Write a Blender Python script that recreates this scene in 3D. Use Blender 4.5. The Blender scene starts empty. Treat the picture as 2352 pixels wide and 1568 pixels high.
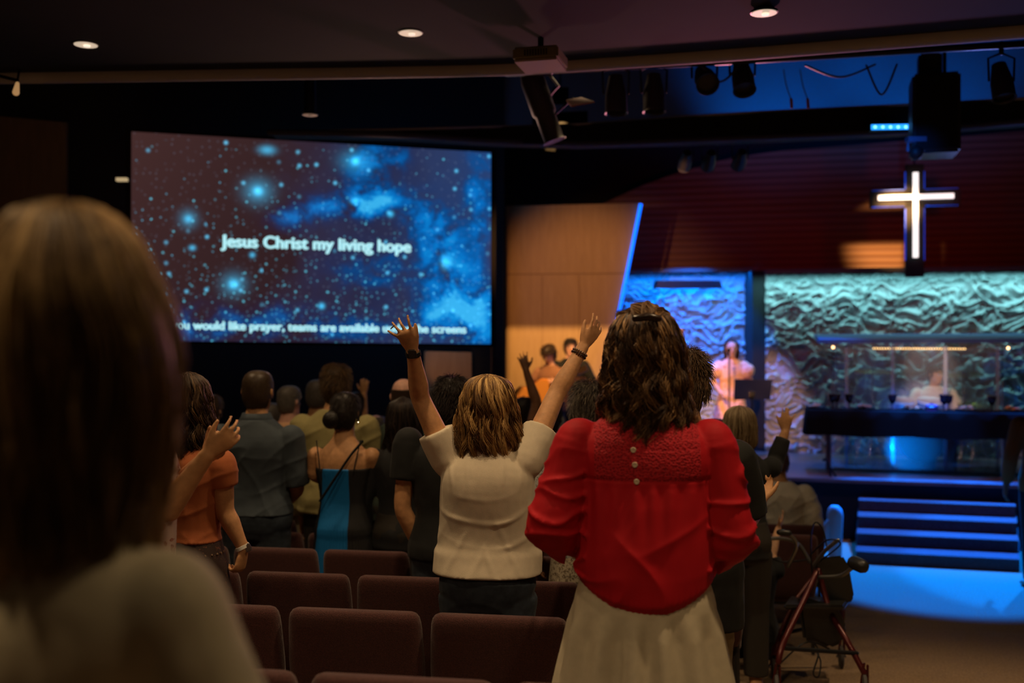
import bpy, bmesh, math, random
import numpy as np
from mathutils import Vector, Matrix
random.seed(7); RNG = np.random.default_rng(11)
SC = bpy.context.scene
COL = SC.collection
PI = math.pi

# ---------------------------------------------------------------- camera, world, exposure, room lamps
F = 2287.0; CX = 1176.0; HY = 750.0; CZ = 2.46      # focal length in px, vanishing column, horizon row, eye height
cam_d = bpy.data.cameras.new('camera'); cam = bpy.data.objects.new('camera', cam_d); COL.objects.link(cam)
cam.location = (0, 0, CZ); cam.rotation_euler = (PI/2, 0, 0)
cam_d.sensor_width = 36; cam_d.lens = 36*F/2352; cam_d.shift_y = -34/2352
cam_d.clip_start = .05; cam_d.clip_end = 60
cam_d.dof.use_dof = True; cam_d.dof.focus_distance = 3.9; cam_d.dof.aperture_fstop = 1.65
SC.camera = cam
SC.view_settings.view_transform = 'Standard'; SC.view_settings.look = 'None'
SC.view_settings.gamma = 1; SC.view_settings.exposure = 0
world = bpy.data.worlds.new('dim room'); SC.world = world; world.use_nodes = True
world.node_tree.nodes['Background'].inputs[0].default_value = (.9, .72, .55, 1)
world.node_tree.nodes['Background'].inputs[1].default_value = .010

def P(x, y, d): return Vector(((x-CX)/F*d, d, CZ-(y-HY)/F*d))
def SD(x, d0): return d0/(1+.24*(x-CX)/F)             # the stage runs 13.5 degrees off square
def SW(x, y, d0): return P(x, y, SD(x, d0))
def SX(x, z, d0):
    p = SW(x, 0, d0); p.z = z; return p
RN = Vector((.14, .99, 0))                             # uphill/downhill axis of the raked floor
def vof(X, Y): return RN.x*X+RN.y*Y
def floorz(X, Y): return max(0.0, 1.02-.12*vof(X, Y))

def spot(name, loc, target, power, color, angle=60, blend=.5, r=.06):
    l = bpy.data.lights.new(name, 'SPOT'); l.energy = power; l.color = color
    l.spot_size = math.radians(angle); l.spot_blend = blend; l.shadow_soft_size = r
    o = bpy.data.objects.new(name, l); COL.objects.link(o); o.location = loc
    o.rotation_euler = (Vector(target)-Vector(loc)).to_track_quat('-Z', 'Y').to_euler()
    return o
WARM = (1, .69, .38)
# house downlights in the low ceiling, over the audience
for X, Y, e in ((-2.5, 6.0, 58), (-.6, 5.8, 60), (1.45, 5.6, 44), (-2.1, 3.6, 46), (-.5, 3.7, 84), (1.2, 2.8, 80),
                (-1.0, 1.0, 66), (.3, 1.3, 20), (2.1, 1.3, 12), (-1.6, 7.8, 24), (.6, 7.6, 14)):
    spot('house_downlight', (X, Y, 4.10 if Y < 6.3 else 4.6), (X, Y+.05, 0), e, WARM, 118, .7, .07)
spot('house_downlight', (3.0, 5.6, 4.1), (2.7, 5.3, 0), 150, WARM, 72, .9, .07)
BLUE = (.0, .19, 1.0)
# blue wash on the steps and carpet, from the rig above the stage lip
SBL = (.0, .15, 1.0)
spot('blue_step_wash', SX(2150, 4.4, 13.3), SX(2150, .1, 11.35), 6000, SBL, 37, .25, .05)
spot('blue_step_wash', SX(2420, 4.4, 13.3), SX(2440, .1, 11.35), 4000, SBL, 37, .25, .05)
spot('blue_stage_wash', SX(1800, 4.5, 13.1), SX(1880, .7, 12.6), 700, BLUE, 50, .5, .05)
spot('blue_stage_wash', SX(2150, 4.2, 11.4), SX(2120, .75, 13.2), 900, BLUE, 24, .5, .05)
# crumpled backdrop: blue on the alcove, pale cyan from above on the main part
def batten(name, x, z, d0, L, power, color, tilt):
    l = bpy.data.lights.new(name, 'AREA'); l.shape = 'RECTANGLE'; l.size = L; l.size_y = .04; l.energy = power; l.color = color; l.spread = math.radians(150)
    o = bpy.data.objects.new(name, l); COL.objects.link(o); o.location = SX(x, z, d0); o.rotation_euler = Vector((.23*tilt, tilt, -1)).to_track_quat('-Z', 'Y').to_euler()
    o.rotation_euler = (Matrix.Rotation(-.235, 3, 'Z') @ Matrix.Rotation(tilt, 3, 'X')).to_euler(); return o
CY = (.27, .82, .90)
batten('backdrop_batten', 2080, 3.205, 14.62, 4.6, 34, CY, .22)
batten('alcove_batten', 1575, 3.25, 15.05, 1.9, 46, (.0, .17, 1.0), .25)
spot('alcove_blue', SX(1575, 4.2, 13.7), SX(1580, .9, 15.3), 700, (.0, .15, 1.0), 62, .3, .03)
# warm key light on the musicians and the timber panel
spot('warm_key', (1.2, 8.2, 4.4), SX(1685, 1.7, 14.0), 900, (1, .48, .26), 17, .5, .05)
spot('warm_panel_key', (.5, 10.4, 4.72), SX(1300, 1.6, 13.6), 900, (1, .55, .19), 62, .3, .004)
spot('warm_panel_dim', (-.3, 9.9, 3.9), SX(1330, 2.9, 13.6), 230, (1, .42, .12), 46, .8, .04)
spot('drummer_key', SX(2140, 3.25, 10.4), SX(2135, 1.55, 14.2), 480, (1, .62, .44), 13, .6, .05)
spot('table_key', SX(2110, 3.6, 11.7), SX(2110, 1.45, 12.9), 75, (1, .50, .38), 92, .6, .05)
spot('drum_floor_par', SX(2060, .95, 12.95), SX(2108, 1.0, 13.9), 46, (.0, .25, 1), 80, .5, .02)
# dull red on the upper timber wall and the warm patch behind the cross
spot('wall_red', SX(1700, 3.9, 12.4), SX(1750, 3.7, 15.2), 16, (1, .02, .012), 120, .8, .05)
spot('wall_red', SX(2250, 3.9, 12.4), SX(2250, 3.7, 15.2), 11, (1, .03, .012), 120, .8, .05)
spot('wall_amber', SX(2080, 4.2, 12.3), SX(2045, 3.62, 15.2), 900, (1, .50, .16), 28, .9, .05)
# blue in the loft behind the beam
spot('loft_blue', SX(1790, 4.7, 12.2), SX(1790, 5.5, 13.3), 70, (.0, .18, 1), 95, .7, .05)
spot('loft_blue', SX(2130, 4.7, 12.2), SX(2130, 5.5, 13.3), 60, (.0, .18, 1), 95, .7, .05)
# coloured spots added to light the ceiling lips like stage spill
spot('lip_pink', (2.2, 9.8, 3.3), (1.0, 6.3, 4.12), 240, (1, .30, .40), 70, .9, .1)
spot('lip_blue', (4.6, 9.3, 3.3), (3.4, 6.0, 4.12), 90, (.25, .3, 1), 60, .9, .1)
spot('lip_amber', (-1.2, 9.6, 3.3), (-.8, 6.5, 4.12), 80, (.9, .5, .35), 80, .9, .1)

# ---------------------------------------------------------------- helpers
def tag(o, label=None, cat=None, group=None, kind=None):
    if label: o['label'] = label
    if cat: o['category'] = cat
    if group: o['group'] = group
    if kind: o['kind'] = kind
    return o
def empty(name, loc, label=None, cat=None, group=None, rz=0):
    o = bpy.data.objects.new(name, None); COL.objects.link(o); o.location = loc; o.rotation_euler.z = rz
    o.empty_display_size = .1
    return tag(o, label, cat, group)
def copy_tree(o, parent=None):
    c = o.copy(); COL.objects.link(c); c.parent = parent
    for ch in list(o.children): copy_tree(ch, c)
    return c

MATS = {}
def nodes(name):
    m = bpy.data.materials.new(name); m.use_nodes = True; nt = m.node_tree
    return m, nt, nt.nodes['Principled BSDF']
def lnk(nt, a, b): nt.links.new(a, b)
def mat(name, c, rough=.6, metal=0, var=0, scale=20, bump=0, bscale=None, spec=.4, sheen=0, stretch=None, alpha=None, trans=0):
    if name in MATS: return MATS[name]
    m, nt, p = nodes(name); p.inputs['Base Color'].default_value = (*c, 1)
    p.inputs['Roughness'].default_value = rough; p.inputs['Metallic'].default_value = metal
    p.inputs['Specular IOR Level'].default_value = spec
    if sheen: p.inputs['Sheen Weight'].default_value = sheen; p.inputs['Sheen Roughness'].default_value = .4
    if trans: p.inputs['Transmission Weight'].default_value = trans
    if alpha is not None: p.inputs['Alpha'].default_value = alpha
    if var or bump:
        tc = nt.nodes.new('ShaderNodeTexCoord'); mp = nt.nodes.new('ShaderNodeMapping'); lnk(nt, tc.outputs['Object'], mp.inputs[0])
        if stretch: mp.inputs['Scale'].default_value = stretch
        n = nt.nodes.new('ShaderNodeTexNoise'); n.inputs['Scale'].default_value = scale; n.inputs['Detail'].default_value = 4
        lnk(nt, mp.outputs[0], n.inputs[0])
        if var:
            r = nt.nodes.new('ShaderNodeMapRange'); r.inputs[1].default_value = .3; r.inputs[2].default_value = .7
            r.inputs[3].default_value = 1-var; r.inputs[4].default_value = 1+var
            lnk(nt, n.outputs[0], r.inputs[0])
            mx = nt.nodes.new('ShaderNodeVectorMath'); mx.operation = 'SCALE'; mx.inputs[0].default_value = c
            lnk(nt, r.outputs[0], mx.inputs['Scale']); lnk(nt, mx.outputs[0], p.inputs['Base Color'])
        if bump:
            n2 = nt.nodes.new('ShaderNodeTexNoise'); n2.inputs['Scale'].default_value = bscale or scale; n2.inputs['Detail'].default_value = 3
            lnk(nt, mp.outputs[0], n2.inputs[0])
            b = nt.nodes.new('ShaderNodeBump'); b.inputs['Strength'].default_value = bump; b.inputs['Distance'].default_value = .004
            lnk(nt, n2.outputs[0], b.inputs['Height']); lnk(nt, b.outputs[0], p.inputs['Normal'])
    MATS[name] = m; return m
def emit(name, c, s):
    if name in MATS: return MATS[name]
    m, nt, p = nodes(name); p.inputs['Base Color'].default_value = (*c, 1)
    p.inputs['Emission Color'].default_value = (*c, 1); p.inputs['Emission Strength'].default_value = s
    MATS[name] = m; return m

class MB:
    def __init__(s): s.v = []; s.f = []
    def add(s, vs, fs):
        o = len(s.v); s.v += [tuple(v) for v in vs]; s.f += [[i+o for i in f] for f in fs]; return s
    def box(s, c, size, rz=0, rx=0, ry=0):
        M = Matrix.Rotation(rz, 3, 'Z') @ Matrix.Rotation(ry, 3, 'Y') @ Matrix.Rotation(rx, 3, 'X')
        vs = [Vector(c)+M @ Vector((a*size[0]/2, b*size[1]/2, d*size[2]/2)) for a in (-1, 1) for b in (-1, 1) for d in (-1, 1)]
        return s.add(vs, [(0, 1, 3, 2), (4, 6, 7, 5), (0, 4, 5, 1), (2, 3, 7, 6), (0, 2, 6, 4), (1, 5, 7, 3)])
    def hexa(s, b, t):                                   # bottom quad, top quad
        n = len(b); fs = [tuple(range(n))[::-1], tuple(range(n, 2*n))]
        for i in range(n): j = (i+1) % n; fs.append((i, j, j+n, i+n))
        return s.add(list(b)+list(t), fs)
    def prism(s, poly, off):
        off = Vector(off); return s.hexa([Vector(p) for p in poly], [Vector(p)+off for p in poly])
    def loft(s, rings, caps=True):
        n = len(rings[0]); vs = [v for r in rings for v in r]; fs = []
        for k in range(len(rings)-1):
            for i in range(n):
                j = (i+1) % n; fs.append((k*n+i, k*n+j, (k+1)*n+j, (k+1)*n+i))
        if caps: fs.append(tuple(range(n))[::-1]); fs.append(tuple((len(rings)-1)*n+i for i in range(n)))
        return s.add(vs, fs)
    def tube(s, pts, ra, rb=None, side=None, n=12, round_=True, closed=False):
        pts = [Vector(p) for p in pts]
        if not hasattr(ra, '__len__'): ra = [ra]*len(pts)
        if rb is None: rb = ra
        if not hasattr(rb, '__len__'): rb = [rb]*len(pts)
        ra = list(ra); rb = list(rb); rings = []
        N = len(pts); tans = []
        for i in range(N):
            if closed: t = pts[(i+1) % N]-pts[i-1]
            else: t = pts[min(i+1, N-1)]-pts[max(i-1, 0)]
            tans.append(t.normalized() if t.length > 1e-9 else Vector((0, 0, 1)))
        sd = Vector(side) if side else (Vector((1, 0, 0)) if abs(tans[0].x) < .8 else Vector((0, 1, 0)))
        def ring(c, t, a, b):
            nonlocal sd
            u = sd-t*sd.dot(t)
            if u.length < 1e-5: u = t.orthogonal()
            u.normalize(); w = t.cross(u)
            if not side: sd = u
            return [c+u*(a*math.cos(2*PI*k/n))+w*(b*math.sin(2*PI*k/n)) for k in range(n)]
        if closed:
            rings = [ring(pts[i], tans[i], ra[i], rb[i]) for i in range(N)]; rings.append(rings[0])
            return s.loft(rings, False)
        if round_:
            for q in (.0, .5, .85):
                h = math.sqrt(1-q*q); e = min(ra[0], rb[0])
                f = {0.: .15, .5: .55, .85: .87}[q]
                rings.append(ring(pts[0]-tans[0]*e*{0.: .95, .5: .8, .85: .45}[q], tans[0], ra[0]*f, rb[0]*f))
        for i in range(N): rings.append(ring(pts[i], tans[i], ra[i], rb[i]))
        if round_:
            for q in (.85, .5, 0.):
                e = min(ra[-1], rb[-1]); f = {0.: .15, .5: .55, .85: .87}[q]
                rings.append(ring(pts[-1]+tans[-1]*e*{0.: .95, .5: .8, .85: .45}[q], tans[-1], ra[-1]*f, rb[-1]*f))
        return s.loft(rings)
    def ball(s, c, r, n=16, m=10):
        if not hasattr(r, '__len__'): r = (r, r, r)
        c = Vector(c)
        rings = [[c+Vector((r[0]*math.sin(t)*math.cos(2*PI*k/n), r[1]*math.sin(t)*math.sin(2*PI*k/n), -r[2]*math.cos(t))) for k in range(n)]
                 for t in [max(.04, min(PI-.04, PI*i/m)) for i in range(m+1)]]
        return s.loft(rings)
    def lathe(s, c, prof, n=20, rot=None):
        c = Vector(c); R = rot or Matrix.Identity(3)
        return s.loft([[c+R @ Vector((r*math.cos(2*PI*k/n), r*math.sin(2*PI*k/n), z)) for k in range(n)] for r, z in prof])
    def build(s, name, m, parent=None, smooth=False, bevel=0, loc=None):
        me = bpy.data.meshes.new(name); me.from_pydata(s.v, [], s.f); me.update()
        if bevel:
            bm = bmesh.new(); bm.from_mesh(me)
            bmesh.ops.bevel(bm, geom=[e for e in bm.edges if e.is_manifold and e.calc_face_angle(0) > .5], offset=bevel, segments=2, affect='EDGES', clamp_overlap=True)
            bm.to_mesh(me); bm.free()
        bm = bmesh.new(); bm.from_mesh(me); bmesh.ops.recalc_face_normals(bm, faces=bm.faces); bm.to_mesh(me); bm.free()
        o = bpy.data.objects.new(name, me); COL.objects.link(o)
        if m: me.materials.append(m)
        if smooth:
            me.polygons.foreach_set('use_smooth', [True]*len(me.polygons))
            if smooth == 'auto': me.set_sharp_from_angle(angle=math.radians(40))
        if parent: o.parent = parent
        return o
def local(root, w): return root.matrix_basis.inverted() @ Vector(w)

# vectorised gradient noise for folds and the crumpled backdrop
_perm = np.random.default_rng(3).permutation(256); _perm = np.concatenate([_perm, _perm, _perm])
_grad = np.random.default_rng(4).normal(size=(256, 3)); _grad /= np.linalg.norm(_grad, axis=1)[:, None]
def pnoise(p):
    i = np.floor(p).astype(int); f = p-i; u = f*f*f*(f*(f*6-15)+10); out = 0
    for dx in (0, 1):
        for dy in (0, 1):
            for dz in (0, 1):
                h = _perm[_perm[_perm[(i[:, 0]+dx) % 256]+(i[:, 1]+dy) % 256]+(i[:, 2]+dz) % 256]
                d = f-np.array((dx, dy, dz)); g = (_grad[h]*d).sum(1)
                w = (u[:, 0] if dx else 1-u[:, 0])*(u[:, 1] if dy else 1-u[:, 1])*(u[:, 2] if dz else 1-u[:, 2])
                out = out+g*w
    return out*1.6
def ridged(p, k=2.0): return (1-np.minimum(1, np.abs(pnoise(p))*2.2))**k

def remesh(mb, name, m, parent, vox, smooth=4, disp=None, attr=None):
    """one continuous skin around overlapping lofts"""
    me = bpy.data.meshes.new(name); me.from_pydata(mb.v, [], mb.f)
    bm = bmesh.new(); bm.from_mesh(me); bmesh.ops.recalc_face_normals(bm, faces=bm.faces); bm.to_mesh(me); bm.free()
    o = bpy.data.objects.new(name, me); COL.objects.link(o)
    r = o.modifiers.new('r', 'REMESH'); r.mode = 'VOXEL'; r.voxel_size = vox; r.use_smooth_shade = True
    s = o.modifiers.new('s', 'SMOOTH'); s.factor = .5; s.iterations = smooth
    dg = bpy.context.evaluated_depsgraph_get()
    nm = bpy.data.meshes.new_from_object(o.evaluated_get(dg)); nm.name = name
    o.modifiers.clear(); o.data = nm
    if disp:
        n = len(nm.vertices); co = np.empty(n*3); nm.vertices.foreach_get('co', co); co = co.reshape(-1, 3)
        no = np.empty(n*3); nm.vertex_normals.foreach_get('vector', no); no = no.reshape(-1, 3)
        co = co+no*disp(co, no)[:, None]; nm.vertices.foreach_set('co', co.ravel()); nm.update()
    nm.polygons.foreach_set('use_smooth', [True]*len(nm.polygons))
    nm.materials.clear(); nm.materials.append(m); o.parent = parent
    return o
def crv(pts, n=8):                                       # Catmull-Rom
    pts = [Vector(p) for p in pts]; out = []
    for i in range(len(pts)-1):
        a = pts[max(i-1, 0)]; b = pts[i]; c = pts[i+1]; d = pts[min(i+2, len(pts)-1)]
        for k in range(n):
            t = k/n; out.append(.5*((2*b)+(c-a)*t+(2*a-5*b+4*c-d)*t*t+(3*b-a-3*c+d)*t**3))
    out.append(pts[-1]); return out
# ---------------------------------------------------------------- materials of the room
BLACK = mat('black paint', (.012, .012, .013), .8)
CEIL = mat('dark ceiling plaster', (.014, .012, .010), .9, var=.15, scale=3)
LIP = mat('painted ceiling lip', (.5, .46, .46), .7)
METAL = mat('black metal', (.02, .02, .022), .35, .5)
CHROME = mat('chrome', (.7, .7, .7), .2, 1)
CARPET = mat('tan loop carpet', (.30, .20, .115), .95, var=.35, scale=85, bump=1, bscale=120)
DCARPET = mat('dark stair carpet', (.10, .055, .06), .95, var=.3, scale=60, bump=.6, bscale=90)
STAGEF = mat('stage floor', (.16, .09, .10), .32, var=.2, scale=5)

def wood(name, c1, c2, sc=(6, 6, .8), planks=None):
    m, nt, p = nodes(name); tc = nt.nodes.new('ShaderNodeTexCoord'); mp = nt.nodes.new('ShaderNodeMapping'); mp.inputs['Scale'].default_value = sc
    lnk(nt, tc.outputs['Object'], mp.inputs[0]); n = nt.nodes.new('ShaderNodeTexNoise'); n.inputs['Scale'].default_value = 4; n.inputs['Detail'].default_value = 6; n.inputs['Distortion'].default_value = .6
    lnk(nt, mp.outputs[0], n.inputs[0]); r = nt.nodes.new('ShaderNodeValToRGB')
    r.color_ramp.elements[0].position = .3; r.color_ramp.elements[0].color = (*c1, 1); r.color_ramp.elements[1].position = .7; r.color_ramp.elements[1].color = (*c2, 1)
    lnk(nt, n.outputs[0], r.inputs[0]); lnk(nt, r.outputs[0], p.inputs['Base Color']); p.inputs['Roughness'].default_value = .5
    return m
PANELW = wood('honey timber veneer', (.46, .29, .13), (.54, .35, .17), (5, 5, .6))
DARKW = wood('brown timber slats', (.22, .10, .045), (.34, .17, .08), (.5, .5, 9))

# ---------------------------------------------------------------- floor, stage, ceiling
def Qf(v, s):                                            # raked-floor point from downhill distance v and across s
    X = RN.x*v+RN.y*s; Y = RN.y*v-RN.x*s; return Vector((X, Y, max(0, 1.02-.12*v)))
fl = MB()
vs = [-1.5, 8.5, 22]
for a, b in zip(vs, vs[1:]):
    q = [Qf(a, -9), Qf(a, 11), Qf(b, 11), Qf(b, -9)]
    fl.prism(q, (0, 0, -.2))
tag(fl.build('floor', CARPET), kind='structure')
st = MB(); Z0, Z1 = 0.0, .70
def quadS(x0, x1, d0, d1, z): return [SX(x0, z, d0), SX(x1, z, d0), SX(x1, z, d1), SX(x0, z, d1)]
def slabS(mb, x0, x1, d0, d1, za, zb):
    return mb.hexa(quadS(x0, x1, d0, d1, za), quadS(x0, x1, d0, d1, zb))
slabS(st, 1100, 2750, 12.44, 17.5, .0, .66)
tag(st.build('trim_1', mat('stage front navy fabric', (.012, .012, .02), .9)), kind='structure')
st = MB(); slabS(st, 1100, 2750, 12.40, 17.5, .66, .70)
tag(st.build('trim_2', STAGEF), kind='structure')
# steps
root = empty('stage_steps', SX(2150, 0, 11.8), 'dark carpeted steps with blue lit treads leading up to the stage', 'steps')
for i in range(4):
    d = 11.21+.33*i; m = MB(); xl = 1966+2.0*i; xr = 2342-3*i
    b = quadS(xl, xr, d, 12.44, .125*i+.0); t = quadS(xl, xr, d, 12.44, .125*(i+1))
    m.hexa([local(root, q) for q in b], [local(root, q) for q in t]); m.build('step', DCARPET, root, bevel=.006)
# ceiling over the audience with a curved front lip
lipA = [(-500, 176), (0, 171), (510, 163), (900, 157), (1180, 150), (1450, 133), (1700, 115), (2000, 91), (2352, 62), (2800, 25)]
ZC = 4.17
pa = [P(x, y, 1.71*F/(HY-y)) for x, y in lipA]
c = MB(); poly = [Vector((-6, -1.5, ZC))]+pa+[Vector((7.5, -1.5, ZC))]
c.prism(poly, (0, 0, .3)); tag(c.build('ceiling', CEIL), kind='structure')
c = MB(); c.tube(crv([p+Vector((0, .02, .0)) for p in pa], 6), .06, n=16, round_=False)
tag(c.build('trim_3', LIP, smooth=True), kind='structure')
# beam hung beyond it
beam = [(620, 302, 307), (900, 297, 312), (1130, 291, 326), (1330, 285, 332), (1660, 262, 322), (2090, 240, 303), (2352, 226, 282), (2700, 205, 255)]
lo = [P(x, yb, 1.71*F/(HY-yb)) for x, yt, yb in beam]
c = MB(); b = []; t = []
for (x, yt, yb), q in zip(beam, lo): b.append(q); t.append(P(x, yt, q.y))
c.hexa(b+[q+Vector((0, .25, 0)) for q in reversed(b)], t+[q+Vector((0, .25, 0)) for q in reversed(t)])
tag(c.build('trim_4', BLACK), kind='structure')
c = MB(); c.tube(crv(t, 5), .012, n=8); tag(c.build('trim_5', LIP, smooth=True), kind='structure')
c = MB(); c.tube(crv([q+Vector((0, 0, .012)) for q in b], 5), .03, n=10); tag(c.build('trim_6', mat('grey beam edge', (.10, .09, .12), .7), smooth=True), kind='structure')
# upper loft back wall and roof deck
c = MB(); c.prism([SX(1100, 5.0, 13.4), SX(2750, 5.0, 13.4), SX(2750, 6.2, 13.4), SX(1100, 6.2, 13.4)][::-1], (0, .1, 0))
WL = c.build('wall_loft', mat('loft wall', (.20, .20, .22), .8)); tag(WL, kind='structure')
c = MB(); c.box((0, 10, 6.25), (26, 18, .1)); tag(c.build('ceiling_deck', BLACK), kind='structure')
# rear walls
c = MB(); c.prism([SX(500, 0, 15.6), SX(2750, 0, 15.6), SX(2750, 6.2, 15.6), SX(500, 6.2, 15.6)][::-1], (0, .1, 0)); tag(c.build('wall_rear', BLACK), kind='structure')
DK = mat('charcoal wall', (.02, .018, .017), .85)
c = MB(); c.prism([P(-500, 0, 9.6)*1+Vector((0, 0, 0)), P(1160, 0, 13.5), P(1160, 0, 13.5), P(-500, 0, 9.6)], (0, .1, 0))
c = MB(); a = P(-560, 0, 10.2); b = P(1158, 0, 13.3)
for q in (a, b): q.z = 0
c.prism([a, b, b+Vector((0, 0, 6.2)), a+Vector((0, 0, 6.2))], (0, .12, 0)); tag(c.build('wall_left', DK), kind='structure')
c = MB(); a = Vector((-6, -1.5, 0)); b2 = P(-560, 0, 10.2); b2.z = 0
c.prism([a, b2, b2+Vector((0, 0, 6.2)), a+Vector((0, 0, 6.2))], (-.1, 0, 0)); tag(c.build('wall_side', DK), kind='structure')
# maroon slatted wall with an arched top
pts = [SW(1380, 627, 15.2)]
for x, y in ((1380, 470), (1470, 428), (1560, 395), (1680, 362), (1800, 345), (2000, 330), (2352, 300), (2750, 262)): pts.append(SW(x, y, 15.2))
pts.append(SW(2750, 612, 15.2)); c = MB(); c.prism(pts, (0, .06, 0))
wr = c.build('wall_back', None); m, nt, p = nodes('slatted maroon timber')
tc = nt.nodes.new('ShaderNodeTexCoord'); w = nt.nodes.new('ShaderNodeTexWave'); w.bands_direction = 'Z'; w.inputs['Scale'].default_value = 3.2; w.inputs['Distortion'].default_value = .6; w.inputs['Detail Scale'].default_value = .4
lnk(nt, tc.outputs['Object'], w.inputs[0]); r = nt.nodes.new('ShaderNodeValToRGB'); r.color_ramp.elements[0].color = (.17, .07, .035, 1); r.color_ramp.elements[1].color = (.26, .13, .065, 1)
lnk(nt, w.outputs[0], r.inputs[0]); lnk(nt, r.outputs[0], p.inputs['Base Color'])
bp = nt.nodes.new('ShaderNodeBump'); bp.inputs['Strength'].default_value = .5; bp.inputs['Distance'].default_value = .02; lnk(nt, w.outputs[0], bp.inputs['Height']); lnk(nt, bp.outputs[0], p.inputs['Normal']); p.inputs['Roughness'].default_value = .6
wr.data.materials.append(m); tag(wr, kind='structure')
c = MB(); c.prism([SX(1758, 3.185, 14.5), SX(2750, 3.185, 14.5), SX(2750, 3.245, 14.5), SX(1758, 3.245, 14.5)], (0, .02, 0)); c.hexa(quadS(1758, 2750, 14.5, 15.25, 3.235), quadS(1758, 2750, 14.5, 15.25, 3.25))
c.prism([SX(1425, 3.25, 14.95), SX(1728, 3.25, 14.95), SX(1728, 3.30, 14.95), SX(1425, 3.30, 14.95)], (0, .02, 0)); c.hexa(quadS(1425, 1728, 14.95, 15.6, 3.29), quadS(1425, 1728, 14.95, 15.6, 3.305))
tag(c.build('trim_7', mat('ledge', (.12, .13, .13), .6)), kind='structure')

# crumpled backdrop: real relief
def backdrop(name, x0, x1, ytop, d0, colr, seed, label, step=.013, amp=.10):
    a = SX(x0, .7, d0); b = SX(x1, .7, d0); L = (b-a).length; top = SW((x0+x1)/2, ytop, d0).z
    nx = int(L/step); nz = int((top-.7)/step); u = (b-a).normalized(); n = Vector((-u.y, u.x, 0))
    if n.y > 0: n = -n
    gx, gz = np.meshgrid(np.linspace(0, L, nx+1), np.linspace(.7, top, nz+1))
    q = np.stack([gx.ravel()*1.0, gz.ravel()*1.0, np.full(gx.size, seed)], 1)
    wv = np.stack([pnoise(q*3.1+5), pnoise(q*3.1+9), np.zeros(len(q))], 1)*.16
    q2 = q+wv
    s1 = np.stack([q2[:, 0]*5.5, q2[:, 1]*10, q2[:, 2]], 1); s2 = np.stack([q2[:, 0]*12, q2[:, 1]*19+3, q2[:, 2]+4], 1); s3 = np.stack([q2[:, 0]*15, q2[:, 1]*22+3, q2[:, 2]+8], 1)
    h = amp*(.7*ridged(s1, 1.2)+.75*ridged(s2, 1.4)*(.4+pnoise(q*3)**2*2)+.22*ridged(s3, 1))
    V = np.array(a)[None]*[1, 1, 0]+np.outer(gx.ravel(), np.array(u))+np.outer(h, np.array(n)); V[:, 2] = gz.ravel()
    idx = np.arange(V.shape[0]).reshape(nz+1, nx+1)
    Fc = np.stack([idx[:-1, :-1].ravel(), idx[:-1, 1:].ravel(), idx[1:, 1:].ravel(), idx[1:, :-1].ravel()], 1)
    me = bpy.data.meshes.new(name); me.from_pydata(V.tolist(), [], Fc.tolist()); me.update()
    me.polygons.foreach_set('use_smooth', [True]*len(me.polygons))
    o = bpy.data.objects.new(name, me); COL.objects.link(o); me.materials.append(mat('crumpled grey backdrop sheet', (.42, .43, .42), .45, spec=.5))
    o.modifiers.new('thickness', 'SOLIDIFY').thickness = .01
    tag(o, label, 'backdrop'); return o
backdrop('crumpled_backdrop', 1418, 1729, 622, 15.45, None, 2.2, 'crumpled sheet backdrop glowing blue behind the singers')
backdrop('crumpled_backdrop', 1758, 2700, 626, 14.95, None, 9.7, 'crumpled sheet backdrop in pale cyan light behind the drum booth')
c = MB(); c.prism([SX(1729, .7, 14.9), SX(1758, .7, 14.9), SX(1758, 3.25, 14.9), SX(1729, 3.25, 14.9)], (0, .6, 0)); tag(c.build('trim_8', BLACK), kind='structure')
# long black fixture at the top of the blue sheet
tg = MB(); tg.prism([SW(1500, 662, 14.95), SW(1660, 662, 14.95), SW(1655, 644, 14.95), SW(1505, 644, 14.95)], (0, .08, 0)); o = tg.build('batten_light', METAL)
tag(o, 'black batten fixture in front of the top of the blue sheet', 'stage light')

# timber panel with sloping right edge, LED strip on it
root = empty('timber_panel', SX(1162, .7, 13.9), 'tall honey timber panel with sloping right edge left of the stage', 'panel')
pl = [(1162, 1085), (1347, 1085), (1470, 466), (1162, 473)]
pw = [local(root, SW(x, y, 13.9)) for x, y in pl]
pw[0].z = pw[1].z = .0
m = MB(); m.prism(pw, (0, .12, 0)); m.build('veneer_board', PANELW, root)
for y in (629,): 
    m = MB(); m.prism([local(root, SW(1163, y, 13.895)), local(root, SW(1436, y-2, 13.895)), local(root, SW(1436, y-.5, 13.895)), local(root, SW(1163, y+1.5, 13.895))], (0, .01, 0)); m.build('seam', mat('seam', (.2, .11, .05), .8), root)
for x in (1245, 1330):
    m = MB(); m.prism([local(root, SW(x, y, 13.895)) for x, y in ((x, 1000), (x+1, 1000), (x+1, 632), (x, 632))], (0, .01, 0)); m.build('seam', MATS['seam'], root)
m = MB(); a = local(root, SW(1472, 468, 13.86)); b = local(root, SW(1349, 1083, 13.86)); m.tube([a, b], .022, n=8, round_=False); m.build('led_strip', emit('blue led', (.0, .12, 1), 2.6), root)
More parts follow.
